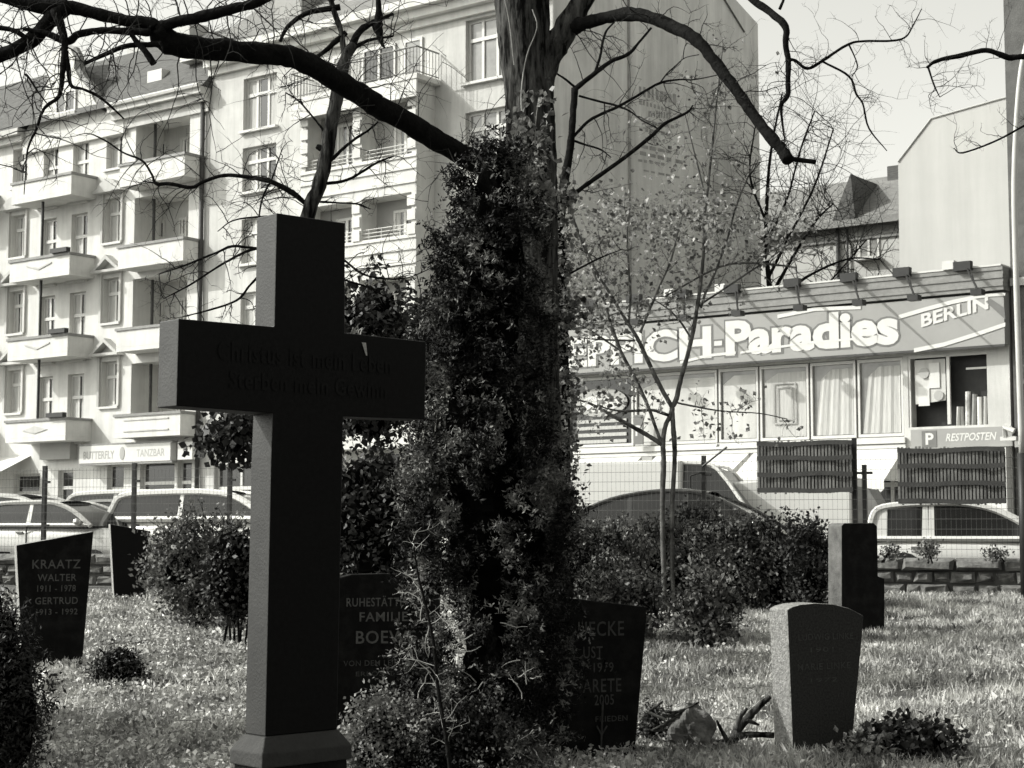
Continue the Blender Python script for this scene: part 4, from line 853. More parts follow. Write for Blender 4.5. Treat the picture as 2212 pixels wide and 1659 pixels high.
# ================================================================ TREES
random.seed(5)
def d2w(pts, Y):
    Ys = Y if hasattr(Y, '__len__') else [Y] * len(pts)
    return [at(x, y, q) for (x, y), q in zip(pts, Ys)]
def limb(par, org, pts, ws, Y, m, name='branch', sub=5, n=9, jit=.11):
    P3 = [p - org for p in d2w(pts, Y)]; Y0 = Y[0] if hasattr(Y, '__len__') else Y
    pp, rr = smooth_path(P3, [w_ / 2 / F * Y0 for w_ in ws], sub); mb = MB(); mb.tube(pp, rr, n, jit=jit)
    mb.build(name, m, par, smooth=True); return [p + org for p in pp], rr
def twigs_from(mb, org, path, rads, count, length, r0, droop=.0, spread=1.0, lvl=2, tips=None, updir=.2, yfl=.5):
    """recursive fine twigs along a branch"""
    for _ in range(count):
        i = random.randrange(1, len(path)); p = path[i]; t = (path[i] - path[i - 1]).normalized()
        d = Vector((random.gauss(0, 1), random.gauss(0, yfl), random.gauss(updir, 1))); d = (d - t * d.dot(t) * .6 + t * .35 * spread).normalized()
        L = length * random.uniform(.4, 1.15); n = max(4, int(6 * lvl)); q = p.copy(); pts = [q.copy()]; dd = d.copy()
        for k in range(n):
            dd = (dd + Vector((random.gauss(0, .17), random.gauss(0, .12), random.gauss(0, .17) - droop * .1))).normalized(); q = q + dd * L / n; pts.append(q.copy())
        rr = [r0 * (1 - .75 * k / n) for k in range(n + 1)]; mb.tube([a - org for a in pts], rr, 4 if lvl < 2 else 5, cap=False)
        if tips is not None: tips += pts[n // 2:]
        if lvl > 0: twigs_from(mb, org, pts, rr, 4 if lvl > 1 else 3, L * .5, r0 * .5, droop, spread, lvl - 1, tips, updir, yfl)
# ---- the great old tree
YT = 13.0
base = at(1143, 1400, YT); base.z = gz(base.x, base.y)
gt = empty('old_tree', base, 'huge bare old tree with rough bark and a long limb sweeping left over the cross', 'tree')
b0 = at(1150, 1480, YT); b0.z = base.z - .1
pts = [(1150, 1000), (1147, 700), (1146, 500), (1146, 350), (1143, 219), (1134, 110), (1126, 0), (1118, -120), (1105, -330), (1090, -560)]
P3 = [b0] + d2w(pts, YT); pp, rr = smooth_path([p - base for p in P3], [w_ / 2 / F * YT for w_ in (150, 128, 120, 114, 110, 106, 112, 116, 100, 70, 40)], 8)
vs = []; fs = []; N_ = 36; ph = [random.uniform(0, 6.28) for _ in range(9)]
for j, (p, r) in enumerate(zip(pp, rr)):
    for k in range(N_):
        a = 2 * math.pi * k / N_; q = 1 + .035 * math.sin(5 * a + ph[0] + j * .1) + .03 * math.sin(9 * a + ph[1] - j * .13) + random.uniform(-.035, .035)
        vs.append(p + Vector((math.cos(a) * r * q, math.sin(a) * r * q, 0)))
for j in range(len(pp) - 1):
    for k in range(N_): fs.append((j * N_ + k, j * N_ + (k + 1) % N_, (j + 1) * N_ + (k + 1) % N_, (j + 1) * N_ + k))
m = MB(); m.add(vs, fs); m.build('trunk', M['bark'], gt, smooth=True)
tw = MB(); BR = []
def L_(pts, ws, Y=YT, m='barkd', tw_n=0, tl=.8, r=.006, **k):
    p, rr = limb(gt, base, pts, ws, Y, M[m], **k); BR.append((p, rr))
    if tw_n: twigs_from(tw, base, p[2:], rr, int(tw_n * 1.35), tl, r * .85, droop=.6, yfl=.8)
    return p
L_([(1150, 330), (1160, 215), (1180, 140), (1218, 70), (1262, -5), (1320, -110), (1400, -260)], [70, 66, 56, 55, 50, 40, 24], m='bark', tw_n=4)
L_([(1232, 62), (1262, 50), (1310, 38), (1357, 30), (1404, 38), (1454, 58), (1504, 86), (1537, 124), (1570, 168), (1604, 214), (1637, 262), (1670, 302), (1690, 325), (1703, 347)], [40, 30, 27, 30, 27, 28, 26, 23, 24, 23, 22, 24, 22, 24], [13, 12.9, 12.8, 12.6, 12.4, 12.2, 12, 11.9, 11.8, 11.7, 11.6, 11.5, 11.45, 11.4], tw_n=10, tl=.5)
L_([(1700, 342), (1728, 346), (1762, 350)], [14, 11, 11], 11.4)
LY = [13, 12.7, 12.3, 12, 11.8, 11.6, 11.4, 11.2, 11.1, 11, 10.9, 10.8]
L_([(1120, 385), (1062, 362), (1017, 343), (951, 307), (884, 267), (817, 230), (767, 197), (717, 168), (667, 138), (612, 120), (533, 113), (440, 104), (367, 92), (335, 58)], [60, 54, 48, 46, 46, 47, 46, 44, 44, 42, 40, 42, 46, 40], [13, 12.9, 12.7, 12.5, 12.3, 12, 11.8, 11.6, 11.4, 11.2, 11.1, 11, 10.9, 10.8], tw_n=26, tl=.7, r=.006)
L_([(335, 60), (322, 50), (270, 44), (200, 27), (140, 14), (80, 12), (0, -10), (-120, -60)], [34, 30, 26, 27, 32, 34, 30, 22], 10.8, tw_n=12)
L_([(150, 10), (112, 40), (70, 85), (20, 112), (-40, 135), (-130, 190)], [34, 36, 34, 32, 30, 24], 10.8, tw_n=12)
L_([(338, 62), (380, 48), (430, 38), (490, 22), (553, 6), (620, -30), (700, -90)], [26, 26, 26, 24, 22, 18, 12], 10.8, tw_n=14)
L_([(325, 70), (283, 68), (220, 66), (170, 74), (145, 90), (100, 72), (50, 62)], [18, 17, 16, 16, 18, 13, 8], 10.75, tw_n=5)
L_([(118, 20), (133, 60), (140, 100), (136, 150), (132, 190), (124, 212), (95, 235), (78, 280), (62, 315), (57, 345), (52, 420)], [22, 18, 16, 13, 10, 9, 7, 6, 5, 3, 2], 10.7, tw_n=10, tl=.5)
L_([(142, 110), (148, 150), (154, 185), (178, 192), (215, 210), (245, 235), (268, 257)], [12, 11, 8, 6, 6, 5, 3], 10.7, tw_n=5, tl=.4)
L_([(345, 95), (320, 96), (270, 100), (225, 118), (182, 138)], [16, 12, 11, 10, 8], 10.75, tw_n=4, tl=.4)
L_([(280, 66), (293, 88), (315, 112), (332, 138)], [10, 12, 14, 16], 10.7)
L_([(-30, 55), (0, 60), (30, 66), (60, 84)], [12, 12, 11, 12], 10.75, tw_n=4, tl=.4)
L_([(55, 160), (64, 170), (80, 195), (110, 235)], [6, 5, 4, 2], 10.7, tw_n=3, tl=.3)
L_([(345, 90), (352, 112), (330, 140)], [8, 3, 2], 10.6)
# branch hanging in from above on the right
L_([(1262, -60), (1380, -140), (1500, -110), (1580, -45), (1627, 0), (1665, 27), (1697, 58), (1697, 94), (1703, 132), (1702, 175), (1702, 206), (1688, 228), (1690, 265), (1696, 307)], [26, 24, 20, 18, 16, 16, 15, 12, 12, 11, 10, 7, 5, 3], [13, 12.9, 12.7, 12.4, 12.2, 12.1, 12, 12, 12, 12, 12, 12, 12, 12], tw_n=9, tl=.4, r=.004)
L_([(1700, 128), (1718, 131), (1744, 148), (1777, 131), (1830, 97), (1864, 89), (1927, 88), (1957, 79), (1975, 50), (1991, 19)], [8, 7, 7, 7, 6, 5, 5, 4, 3, 2], 12, tw_n=12, tl=.45, r=.003)
L_([(1777, 133), (1834, 165), (1849, 202), (1864, 225), (1877, 277), (1916, 326)], [5, 5, 5, 4, 4, 2], 12, tw_n=7, tl=.4, r=.003)
L_([(1834, 97), (1845, 120), (1852, 145), (1840, 165)], [4, 3, 3, 2], 12, tw_n=3, tl=.3, r=.003)
L_([(1684, 20), (1692, 0), (1700, -40)], [7, 6, 6], 12)
tw.build('twigs', M['twig'], gt)
# ---- ivy-clad young tree right of it
YI = 17.0; ib = at(1224, 1280, YI); ib.z = gz(ib.x, ib.y)
it = empty('ivied_tree', ib, 'slim bare tree wrapped in climbing ivy, just right of the huge trunk', 'tree'); tw = MB()
def I_(pts, ws, tw_n=0, tl=.5, name='branch', m='barkd', Y=YI):
    p, rr = limb(it, ib, pts, ws, Y, M[m], name=name, n=7)
    if tw_n: twigs_from(tw, ib, p, rr, tw_n, tl, .006, yfl=.6)
    return p
I_([(1224, 1290), (1222, 1150), (1218, 1000), (1214, 800), (1210, 600), (1208, 480), (1218, 400), (1232, 320), (1238, 250), (1242, 190)], [34, 32, 32, 32, 30, 26, 22, 17, 15, 16], name='trunk')
I_([(1243, 192), (1287, 157), (1320, 133), (1357, 117), (1380, 92), (1407, 60)], [12, 11, 9, 9, 6, 5], 5)
I_([(1286, 156), (1297, 120), (1301, 95), (1310, 67), (1327, 48)], [7, 6, 6, 5, 4], 3)
I_([(1242, 188), (1220, 170), (1200, 157), (1180, 140), (1167, 123)], [6, 5, 4, 4, 3])
I_([(1238, 296), (1270, 263), (1300, 246), (1330, 233), (1375, 208), (1424, 180), (1467, 172), (1500, 172), (1560, 160)], [7, 7, 7, 7, 6, 6, 4, 3, 2], 7)
I_([(1424, 182), (1440, 160), (1460, 142), (1480, 125), (1510, 118)], [4, 3, 3, 2, 2], 3)
I_([(1250, 207), (1290, 218), (1327, 227), (1360, 240), (1387, 260), (1422, 278)], [5, 5, 5, 4, 4, 3], 4)
I_([(1216, 440), (1230, 427), (1270, 397), (1304, 373), (1354, 337), (1404, 297), (1437, 267), (1484, 243), (1497, 227)], [12, 11, 10, 10, 9, 9, 8, 6, 3], 9)
I_([(1237, 303), (1262, 312), (1297, 323), (1320, 340)], [6, 5, 4, 2], 4)
I_([(1210, 690), (1170, 660), (1180, 640)], [5, 4, 3]); I_([(1215, 600), (1290, 560), (1340, 540)], [5, 4, 2], 4)
tw.build('twigs', M['twig'], it)
def ivy(name, label, org_, zones, m, **k):
    """zones: (x, y, sx, sy, n, Y, sy) clusters in front of a stem"""
    P = []
    for (x0, y0, x1, y1, wd, n, Y) in zones:
        for _ in range(n):
            u = random.random(); x = x0 + (x1 - x0) * u + random.gauss(0, wd); y = y0 + (y1 - y0) * u + random.gauss(0, 8); P.append(at(x, y, Y + random.uniform(-.12, .1)))
    t = empty(name, org_, label, 'climbing plant'); o = leaves('foliage', np.array(P), rng.uniform(.035, .075, len(P)) * k.get('sz', 1), m, t, org_, aspect=.9); return t
iv = ivy('trunk_ivy', 'pale-leaved ivy strands climbing the huge trunk', base.copy(), [(1150, 200, 1175, 230, 18, 40, 12.74), (1120, 240, 1125, 420, 12, 130, 12.74), (1150, 260, 1160, 420, 26, 130, 12.7), (1176, 260, 1180, 330, 6, 30, 12.7), (1100, 330, 1140, 420, 20, 90, 12.7), (1160, 380, 1172, 480, 16, 120, 12.7)], M['leafi'])
sv = MB()
for pts in ([(1113, 420), (1128, 300), (1126, 200), (1138, 120), (1160, 60), (1150, 20)], [(1160, 420), (1156, 300), (1160, 240), (1165, 210)], [(1120, 330), (1140, 360), (1150, 420)], [(1090, 0), (1100, 50), (1110, 140)]):
    pp, rr = smooth_path([p - base for p in d2w(pts, 12.72)], [.0045] * len(pts), 4); sv.tube(pp, rr, 5)
sv.build('stems', M['twigl'], iv)
ivy('stem_ivy', 'dense ivy clothing the slim tree from root to fork', ib.copy(), [(1222, 1240, 1214, 800, 17, 1500, 16.95), (1214, 820, 1208, 560, 15, 700, 16.95), (1208, 580, 1215, 400, 14, 420, 16.95), (1190, 430, 1220, 420, 22, 110, 16.9), (1245, 640, 1230, 700, 26, 260, 16.9), (1190, 600, 1180, 700, 20, 120, 16.9)], M['leafi'])
# ---- young dark tree behind the cross
YC = 14.0; cb = at(652, 1420, YC); cb.z = gz(cb.x, cb.y)
ctr = empty('pruned_tree', cb, 'young dark tree with pruned stubs rising behind the head of the cross', 'tree'); tw = MB()
def Cc(pts, ws, n_=0, tl=.6, name='branch', Y=YC, m='barkd'):
    p, rr = limb(ctr, cb, pts, ws, Y, M[m], name=name, n=8)
    if n_: twigs_from(tw, cb, p, rr, int(n_ * 1.5), tl, .005, droop=.5, yfl=.7)
    return p
Cc([(640, 1430), (645, 1100), (648, 800), (655, 600), (664, 470), (690, 400), (705, 330), (718, 260), (732, 190), (746, 125), (765, 95)], [48, 44, 40, 36, 33, 32, 31, 30, 30, 26, 22], 6, name='trunk', m='bark')
Cc([(745, 130), (737, 70), (720, 20), (705, -40)], [14, 12, 12, 10], 4, m='bark')
Cc([(752, 118), (775, 70), (800, 52), (815, 44), (850, 30)], [18, 16, 14, 10, 6], 6)
Cc([(815, 55), (824, 90), (831, 104)], [24, 10, 5]); Cc([(817, -20), (818, 20), (817, 55)], [10, 14, 22])
Cc([(748, 70), (725, 90), (700, 112), (680, 124), (665, 122)], [12, 12, 10, 8, 5], 4)
Cc([(770, 100), (800, 86), (850, 78)], [10, 7, 4], 3); Cc([(735, 15), (690, 22), (655, 32), (620, 60), (605, 90)], [14, 12, 11, 9, 7], 6)
Cc([(660, 440), (640, 422), (617, 408), (584, 392), (534, 382), (484, 379), (440, 392), (413, 405), (367, 397), (337, 397), (328, 377), (307, 347), (267, 330), (233, 307), (200, 290)], [10, 13, 13, 11, 9, 8, 8, 8, 8, 7, 5, 5, 4, 4, 3], 24, .55)
Cc([(700, 352), (714, 347), (740, 322), (767, 300), (795, 282), (817, 263)], [9, 8, 7, 6, 5, 4], 5, .4)
Cc([(690, 398), (734, 393), (760, 384), (784, 370), (817, 350), (851, 337)], [8, 7, 6, 6, 5, 3], 6, .4)
Cc([(690, 436), (730, 438), (774, 441), (800, 452)], [5, 4, 4, 2], 3, .3)
Cc([(700, 284), (690, 270), (671, 247), (644, 217), (617, 200)], [6, 5, 4, 4, 3], 4, .4)
Cc([(697, 322), (688, 318), (684, 316)], [14, 13, 11])
Cc([(584, 392), (570, 420), (562, 450), (558, 490)], [5, 4, 4, 2], 2, .3); Cc([(586, 390), (600, 350), (610, 320)], [4, 3, 2], 2, .3)
Cc([(650, 545), (541, 535), (501, 532), (470, 545), (444, 555), (400, 573), (344, 592)], [7, 6, 6, 5, 5, 4, 2], 9, .5)
Cc([(650, 520), (590, 535), (541, 540), (478, 572), (411, 615), (354, 645)], [7, 7, 6, 5, 4, 2], 8, .5)
Cc([(650, 560), (580, 580), (541, 615), (511, 649), (444, 672), (394, 684)], [6, 6, 5, 5, 4, 2], 6, .4)
Cc([(660, 520), (720, 545), (746, 564), (784, 592), (831, 602), (880, 600), (930, 580)], [6, 6, 5, 5, 4, 3, 2], 8, .5)
Cc([(655, 560), (720, 590), (746, 605), (795, 621), (850, 650)], [6, 5, 5, 4, 2], 6, .4)
Cc([(655, 500), (600, 470), (541, 470), (500, 478), (470, 500)], [5, 5, 4, 3, 2], 5, .4)
tw.build('twigs', M['twig'], ctr)
# ---- the sapling with spring leaves
YS = 21.0; sb_ = gp(1440, 1330); YS = sb_.y
sp = empty('spring_sapling', sb_, 'slender forked sapling with pale stems and small new leaves', 'tree'); tw = MB(); TIPS = []
def S_(pts, ws, n_=0, tl=.7, name='branch', m='barks'):
    p, rr = limb(sp, sb_, pts, [q * 1.12 for q in ws], YS, M[m], name=name, n=7)
    if n_: twigs_from(tw, sb_, p[len(p) // 4:], rr, int(n_ * .55) + 1, tl, .006, yfl=.8, tips=TIPS, updir=.6)
    return p
S_([(1437, 1332), (1433, 1200), (1431, 1080), (1434, 1000), (1432, 960), (1437, 922), (1448, 898), (1452, 880)], [11, 10, 10, 11, 10, 9, 9, 9], name='trunk')
S_([(1456, 1330), (1451, 1180), (1453, 1080), (1457, 1000), (1457, 955), (1453, 905), (1452, 880)], [8, 8, 9, 9, 10, 10, 10], name='trunk')
S_([(1432, 965), (1424, 945), (1400, 878), (1372, 817), (1341, 758), (1319, 697), (1297, 627), (1270, 560), (1240, 480), (1225, 420)], [8, 7, 7, 7, 7, 6, 5, 4, 3, 2], 24)
S_([(1452, 880), (1424, 830), (1396, 771), (1380, 736), (1363, 708), (1340, 672), (1315, 629), (1290, 590), (1250, 500), (1230, 450)], [9, 9, 8, 8, 7, 6, 6, 5, 4, 2], 26)
S_([(1452, 880), (1461, 861), (1472, 815), (1492, 740), (1505, 670), (1514, 605), (1520, 540), (1522, 470), (1530, 400), (1545, 250), (1551, 190), (1562, 95)], [10, 10, 9, 9, 8, 8, 6, 6, 5, 4, 3, 2], 40)
S_([(1514, 665), (1525, 630), (1538, 605), (1570, 520), (1592, 440), (1634, 343)], [6, 5, 5, 4, 4, 2], 18)
S_([(1383, 719), (1405, 665), (1431, 605), (1450, 560), (1465, 500), (1480, 440)], [5, 5, 4, 4, 3, 2], 16)
S_([(1358, 700), (1362, 640), (1358, 580), (1355, 500), (1362, 440)], [4, 5, 4, 3, 2], 14)
S_([(1522, 420), (1510, 370), (1495, 310), (1480, 247)], [4, 4, 3, 2], 7)
S_([(1430, 960), (1395, 938), (1363, 920), (1330, 902), (1275, 872), (1243, 863)], [9, 9, 8, 7, 5, 3], 12, .5)
S_([(1452, 900), (1430, 892), (1405, 886), (1345, 888), (1310, 882), (1275, 872)], [6, 7, 6, 5, 3, 2], 9, .5)
S_([(1455, 868), (1490, 876), (1560, 888), (1640, 893), (1700, 905)], [4, 4, 3, 2, 2], 10, .4)
S_([(1495, 735), (1470, 695), (1440, 665), (1400, 640)], [4, 4, 3, 2], 8, .4)
S_([(1372, 736), (1340, 735), (1290, 733), (1240, 728)], [4, 4, 3, 2], 9, .5); S_([(1341, 758), (1300, 730), (1260, 705), (1215, 690)], [4, 4, 3, 2], 9, .5)
S_([(1437, 640), (1560, 575), (1650, 570), (1720, 578)], [3, 4, 5, 3], 12, .6)
S_([(1510, 660), (1600, 600), (1660, 560), (1740, 500)], [4, 4, 3, 2], 14, .6)
tw.build('twigs', M['barks'], sp)
TP = np.array([tuple(p) for p in TIPS]); sel = rng.integers(0, len(TP), 2200); P = TP[sel] + rng.normal(0, .07, (2200, 3))
EX = []
for (cx_, cy_, rx, ry, n) in ((1330, 470, 120, 70, 900), (1460, 480, 150, 60, 1200), (1600, 490, 120, 70, 900), (1260, 600, 80, 90, 600), (1400, 600, 150, 60, 700), (1700, 470, 80, 60, 350), (1240, 740, 70, 90, 420), (1560, 300, 40, 150, 90), (1450, 330, 150, 90, 160), (1350, 800, 100, 70, 260), (1250, 900, 60, 50, 160), (1560, 900, 130, 50, 110), (1300, 690, 80, 60, 300)):
    for _ in range(n // 10 + 1):                               # small sprays of four leaves
        x, y = random.gauss(cx_, rx * .5), random.gauss(cy_, ry * .5); c_ = at(x, y, YS + random.gauss(0, .7))
        for q in range(4): EX.append(c_ + Vector((random.gauss(0, .06), random.gauss(0, .06), random.gauss(0, .06))))
P = np.vstack([P[:1500], np.array([tuple(p) for p in EX])]); leaves('foliage', P, rng.uniform(.04, .09, len(P)), M['leafs'], sp, sb_, aspect=.75)
# ---- bare trees in the courtyard and beyond the right edge
def bare_tree(name, label, base_d, Y, stems, n_, tl, r, m='twig', group=None, zg=None):
    bs = at(base_d[0], base_d[1], Y)
    if zg is not None: bs.z = zg
    t = empty(name, bs, label, 'tree', group=group); tw = MB(); first = True
    for pts, ws in stems:
        p, rr = limb(t, bs, pts, ws, Y, M['barkd'], name='trunk' if first else 'branch', n=6); first = False
        twigs_from(tw, bs, p[len(p) // 5:], rr, n_, tl, r, yfl=1, updir=.5, lvl=2)
    tw.build('twigs', M[m], t); return t
bare_tree('courtyard_tree', 'bare fine-twigged tree between the firewall and the courtyard house', (1690, 900), 58,
          [([(1690, 1160), (1672, 700), (1660, 600), (1655, 480), (1665, 330), (1690, 200)], [16, 14, 11, 9, 6, 3]), ([(1665, 640), (1710, 560), (1760, 480), (1800, 440)], [8, 7, 5, 3]), ([(1660, 600), (1700, 520), (1760, 400), (1800, 280)], [8, 6, 5, 3]),
           ([(1658, 520), (1700, 430), (1730, 320), (1760, 240)], [7, 5, 4, 3]), ([(1668, 660), (1740, 600), (1830, 560), (1900, 560)], [7, 6, 4, 3]), ([(1655, 480), (1620, 380), (1630, 280)], [6, 5, 3]), ([(1672, 690), (1740, 660), (1800, 600), (1870, 520)], [7, 6, 4, 3])], 22, 3.2, .016, zg=.3)
YR = 13.5; rb3 = at(2330, 1400, YR); rb3.z = gz(rb3.x, rb3.y)
bare_tree('edge_tree', 'bare tree reaching in from beyond the right edge with thin branches', (2330, 1400), YR,
          [([(2330, 1420), (2335, 900), (2340, 400), (2330, 100), (2310, -200)], [80, 70, 60, 50, 30]), ([(2335, 140), (2270, 125), (2212, 122), (2179, 124), (2130, 109), (2077, 120), (2025, 131), (2002, 146)], [16, 15, 13, 13, 11, 11, 9, 6]), ([(2338, 200), (2270, 245), (2212, 272), (2152, 304), (2080, 330), (2060, 320)], [9, 7, 5, 4, 4, 2]), ([(2004, 142), (2017, 182), (2030, 210)], [5, 4, 2])], 7, .45, .0035, zg=rb3.z)
# ---- the dense conifer in front of the trunk
YJ = 8.75; prof_l = [(318, 1062), (345, 1030), (385, 1000), (420, 1008), (450, 994), (484, 984), (524, 958), (580, 950), (643, 960), (700, 945), (761, 930), (841, 918), (950, 900), (1050, 885), (1150, 880), (1250, 885), (1350, 930), (1450, 905), (1560, 870), (1700, 840)]
prof_r = [(318, 1085), (345, 1108), (385, 1128), (450, 1146), (524, 1158), (643, 1158), (761, 1148), (841, 1143), (950, 1172), (1050, 1205), (1150, 1222), (1250, 1240), (1310, 1235), (1420, 1215), (1560, 1190), (1700, 1170)]
jb = at(1040, 1640, YJ); jb.z = gz(jb.x, jb.y)
jt = empty('column_conifer', jb, 'dense dark columnar conifer, bright-tipped on its left, before the huge trunk', 'conifer')
def prof(y): return np.interp(y, [p[0] for p in prof_l], [p[1] for p in prof_l]), np.interp(y, [p[0] for p in prof_r], [p[1] for p in prof_r])
vs = []; N_ = 30; ys = list(range(336, 1700, 14))
for j, y in enumerate(ys):
    l, r = prof(y); cx_ = (l + r) / 2 + 8; hw = (r - l) / 2 * (.56 if y < 1300 else .4); c_ = at(cx_, y, YJ); R_ = hw / F * YJ * min(1, (j + 1) / 4)
    for k in range(N_):
        a = 2 * math.pi * k / N_; q = 1 + .12 * math.sin(3 * a + y * .012) + .1 * math.sin(5 * a - y * .02) + random.uniform(-.09, .09)
        vs.append(c_ - jb + Vector((math.cos(a) * R_ * q, math.sin(a) * R_ * q * .8, random.uniform(-.01, .01))))
fs = [(j * N_ + k, j * N_ + (k + 1) % N_, (j + 1) * N_ + (k + 1) % N_, (j + 1) * N_ + k) for j in range(len(ys) - 1) for k in range(N_)]
m = MB(); m.add(vs, fs + [tuple(range(N_))]); m.build('shade_core', M['coref'], jt)  # dark solid core stands for the shade between the sprays
P = []; cl = []
for _ in range(430):
    y = 318 + (1690 - 318) * random.random() ** .9; l, r = prof(y); u = random.uniform(0, 2 * math.pi); rad = random.uniform(.62, 1.0) + (random.random() ** 4) * .3
    cx_ = (l + r) / 2; hw = (r - l) / 2; cc = at(cx_, y, YJ); Rm = hw / F * YJ; rm = random.uniform(.04, .10)
    c1 = cc + Vector((math.cos(u) * Rm * rad, math.sin(u) * Rm * rad * .8, 0)); d1 = Vector((math.cos(u), math.sin(u), random.uniform(-.1, 1.1))).normalized()
    for _2 in range(12):
        o_ = c1 + Vector((random.gauss(0, rm), random.gauss(0, rm), random.gauss(0, rm))) * .6; d = (d1 + Vector((random.gauss(0, .45), random.gauss(0, .45), random.gauss(0, .4)))).normalized(); ln = random.uniform(.05, .15)
        for q in range(22):
            s_ = random.random(); P.append(o_ + d * ln * s_ + Vector((0, 0, -.05 * s_ * s_)) + Vector((random.gauss(0, .008), random.gauss(0, .008), random.gauss(0, .009))))
P = np.array([tuple(p) for p in P]); leaves('foliage', P, rng.uniform(.014, .038, len(P)), M['leafc'], jt, jb, aspect=.34)
tw = MB()
for _ in range(34):                                              # dead pale twigs near the foot
    x, y = random.uniform(900, 1160), random.uniform(1330, 1650); p = at(x, y, YJ - random.uniform(.38, .5)); pts = [p]; d = Vector((random.gauss(0, 1), random.gauss(0, .3), random.gauss(.1, .9))).normalized(); L = random.uniform(.05, .17)
    for k in range(5): d = (d + Vector((random.gauss(0, .3), 0, random.gauss(0, .3)))).normalized(); pts.append(pts[-1] + d * L / 5)
    tw.tube([q - jb for q in pts], [.003, .003, .0025, .002, .0015, .001], 5, cap=False)
tw.build('dead_twigs', M['twigl'], jt)
# thin stem in front
YF = 7.6; p0 = at(975, 1659, YF); p0.z = gz(p0.x, p0.y); sh = empty('thin_shoot', p0, 'thin leafless shoot standing in front of the dense conifer', 'shoot')
pts = [p0] + d2w([(972, 1659), (958, 1560), (945, 1480), (938, 1400), (925, 1330), (905, 1250), (895, 1190), (890, 1150)], YF)
pp, rr = smooth_path([p - p0 for p in pts], [.012, .010, .009, .008, .007, .006, .005, .004, .003], 4); m = MB(); m.tube(pp, rr, 6, jit=.1); m.build('stem', M['barkd'], sh, smooth=True)
tw = MB(); random.seed(8); twigs_from(tw, p0, [p + p0 for p in pp[4:]], rr, 22, .16, .0025, yfl=.5, lvl=1); tw.build('twigs', M['twigl'], sh)
# ---- shrubs
def shrub(name, label, cx_, cyt, cyb, hwid, Y, n, size, m, cat='bush', group=None, core=.62, stems=8, cm='leafd', lump=.22, asp=.6, ground=True, depth=None, sprouts=0):
    c_ = at(cx_, (cyt + cyb) / 2, Y); rz_ = (cyb - cyt) / 2 / F * Y; rx = hwid / F * Y; ry = depth or rx * .8
    o = Vector((c_.x, c_.y, gz(c_.x, c_.y) if ground else c_.z - rz_)); t = empty(name, o, label, cat, group=group)
    ph = [random.uniform(0, 6.28) for _ in range(6)]
    def q(a, b): return 1 + lump * (math.sin(3 * a + ph[0]) * math.sin(2 * b + ph[1]) + .6 * math.sin(6 * a + ph[2]) * math.sin(5 * b + ph[3]))
    if core:
        vs = []; n1, n2 = 20, 12
        for j in range(n2 + 1):
            for i in range(n1):
                a, b = 2 * math.pi * i / n1, math.pi * j / n2; k = q(a, b) * core * random.uniform(.85, 1.12)
                vs.append(c_ - o + Vector((math.cos(a) * math.sin(b) * rx * k, math.sin(a) * math.sin(b) * ry * k, math.cos(b) * rz_ * k)))
        mb = MB(); mb.add(vs, [(j * n1 + i, j * n1 + (i + 1) % n1, (j + 1) * n1 + (i + 1) % n1, (j + 1) * n1 + i) for j in range(n2) for i in range(n1)]); mb.build('shade_core', M['coref'], t)  # near-black lump in place of the shade among inner leaves
    a = rng.uniform(0, 2 * np.pi, n // 5 + 1); b = np.arccos(rng.uniform(-1, 1, n // 5 + 1)); k = np.array([q(x, y) for x, y in zip(a, b)]) * rng.uniform(.55, 1.05, n // 5 + 1)
    Cn = np.stack([np.cos(a) * np.sin(b) * rx * k, np.sin(a) * np.sin(b) * ry * k, np.cos(b) * rz_ * k], 1) + np.array(c_)
    P = np.repeat(Cn, 5, 0) + rng.normal(0, size * .8, ((n // 5 + 1) * 5, 3)); P = P[P[:, 2] > o.z - .02]
    mb = MB(); ex = []
    for _ in range(sprouts):                                    # loose shoots standing out of the crown
        u = random.uniform(-.95, .95); s0 = Vector((u * rx, random.uniform(-.6, .3) * ry, math.sqrt(1 - u * u) * rz_ * .85)) + c_; d = Vector((random.gauss(0, .5), random.gauss(0, .3), 1)).normalized(); L = random.uniform(.12, .42); pt = [s0]
        for k in range(5): d = (d + Vector((random.gauss(0, .2), 0, -.03))).normalized(); pt.append(pt[-1] + d * L / 5)
        mb.tube([q_ - o for q_ in pt], [.006, .005, .004, .004, .003, .002], 4, cap=False)
        for q_ in pt[1:]:
            for _2 in range(3): ex.append(q_ + Vector((random.gauss(0, .03), random.gauss(0, .03), random.gauss(0, .03))))
    if ex: P = np.vstack([P, np.array([tuple(e_) for e_ in ex])])
    leaves('foliage', P, rng.uniform(.6, 1.3, len(P)) * size, M[m], t, o, aspect=asp)
    for _ in range(stems):
        e_ = c_ - o + Vector((random.uniform(-.8, .8) * rx, random.uniform(-.5, .5) * ry, random.uniform(.2, 1.05) * rz_)); s0 = Vector((random.uniform(-.15, .15), random.uniform(-.1, .1), -.05)); md = (s0 + e_) / 2 + Vector((0, 0, .1 * rz_))
        pp, rr = smooth_path([s0, md, e_], [.014, .010, .004], 4); mb.tube(pp, rr, 5)
    mb.build('stems', M['barkd'], t); return t
random.seed(12)
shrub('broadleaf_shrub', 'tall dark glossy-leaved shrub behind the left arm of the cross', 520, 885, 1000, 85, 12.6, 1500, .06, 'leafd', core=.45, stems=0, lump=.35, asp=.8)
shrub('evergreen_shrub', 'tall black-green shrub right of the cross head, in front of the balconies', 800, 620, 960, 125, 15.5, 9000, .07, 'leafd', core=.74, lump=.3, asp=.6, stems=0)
shrub('laurel_shrub', 'dark laurel filling the gap under the right arm of the cross', 815, 985, 1265, 135, 17, 6500, .07, 'leafd', core=.85, lump=.15)
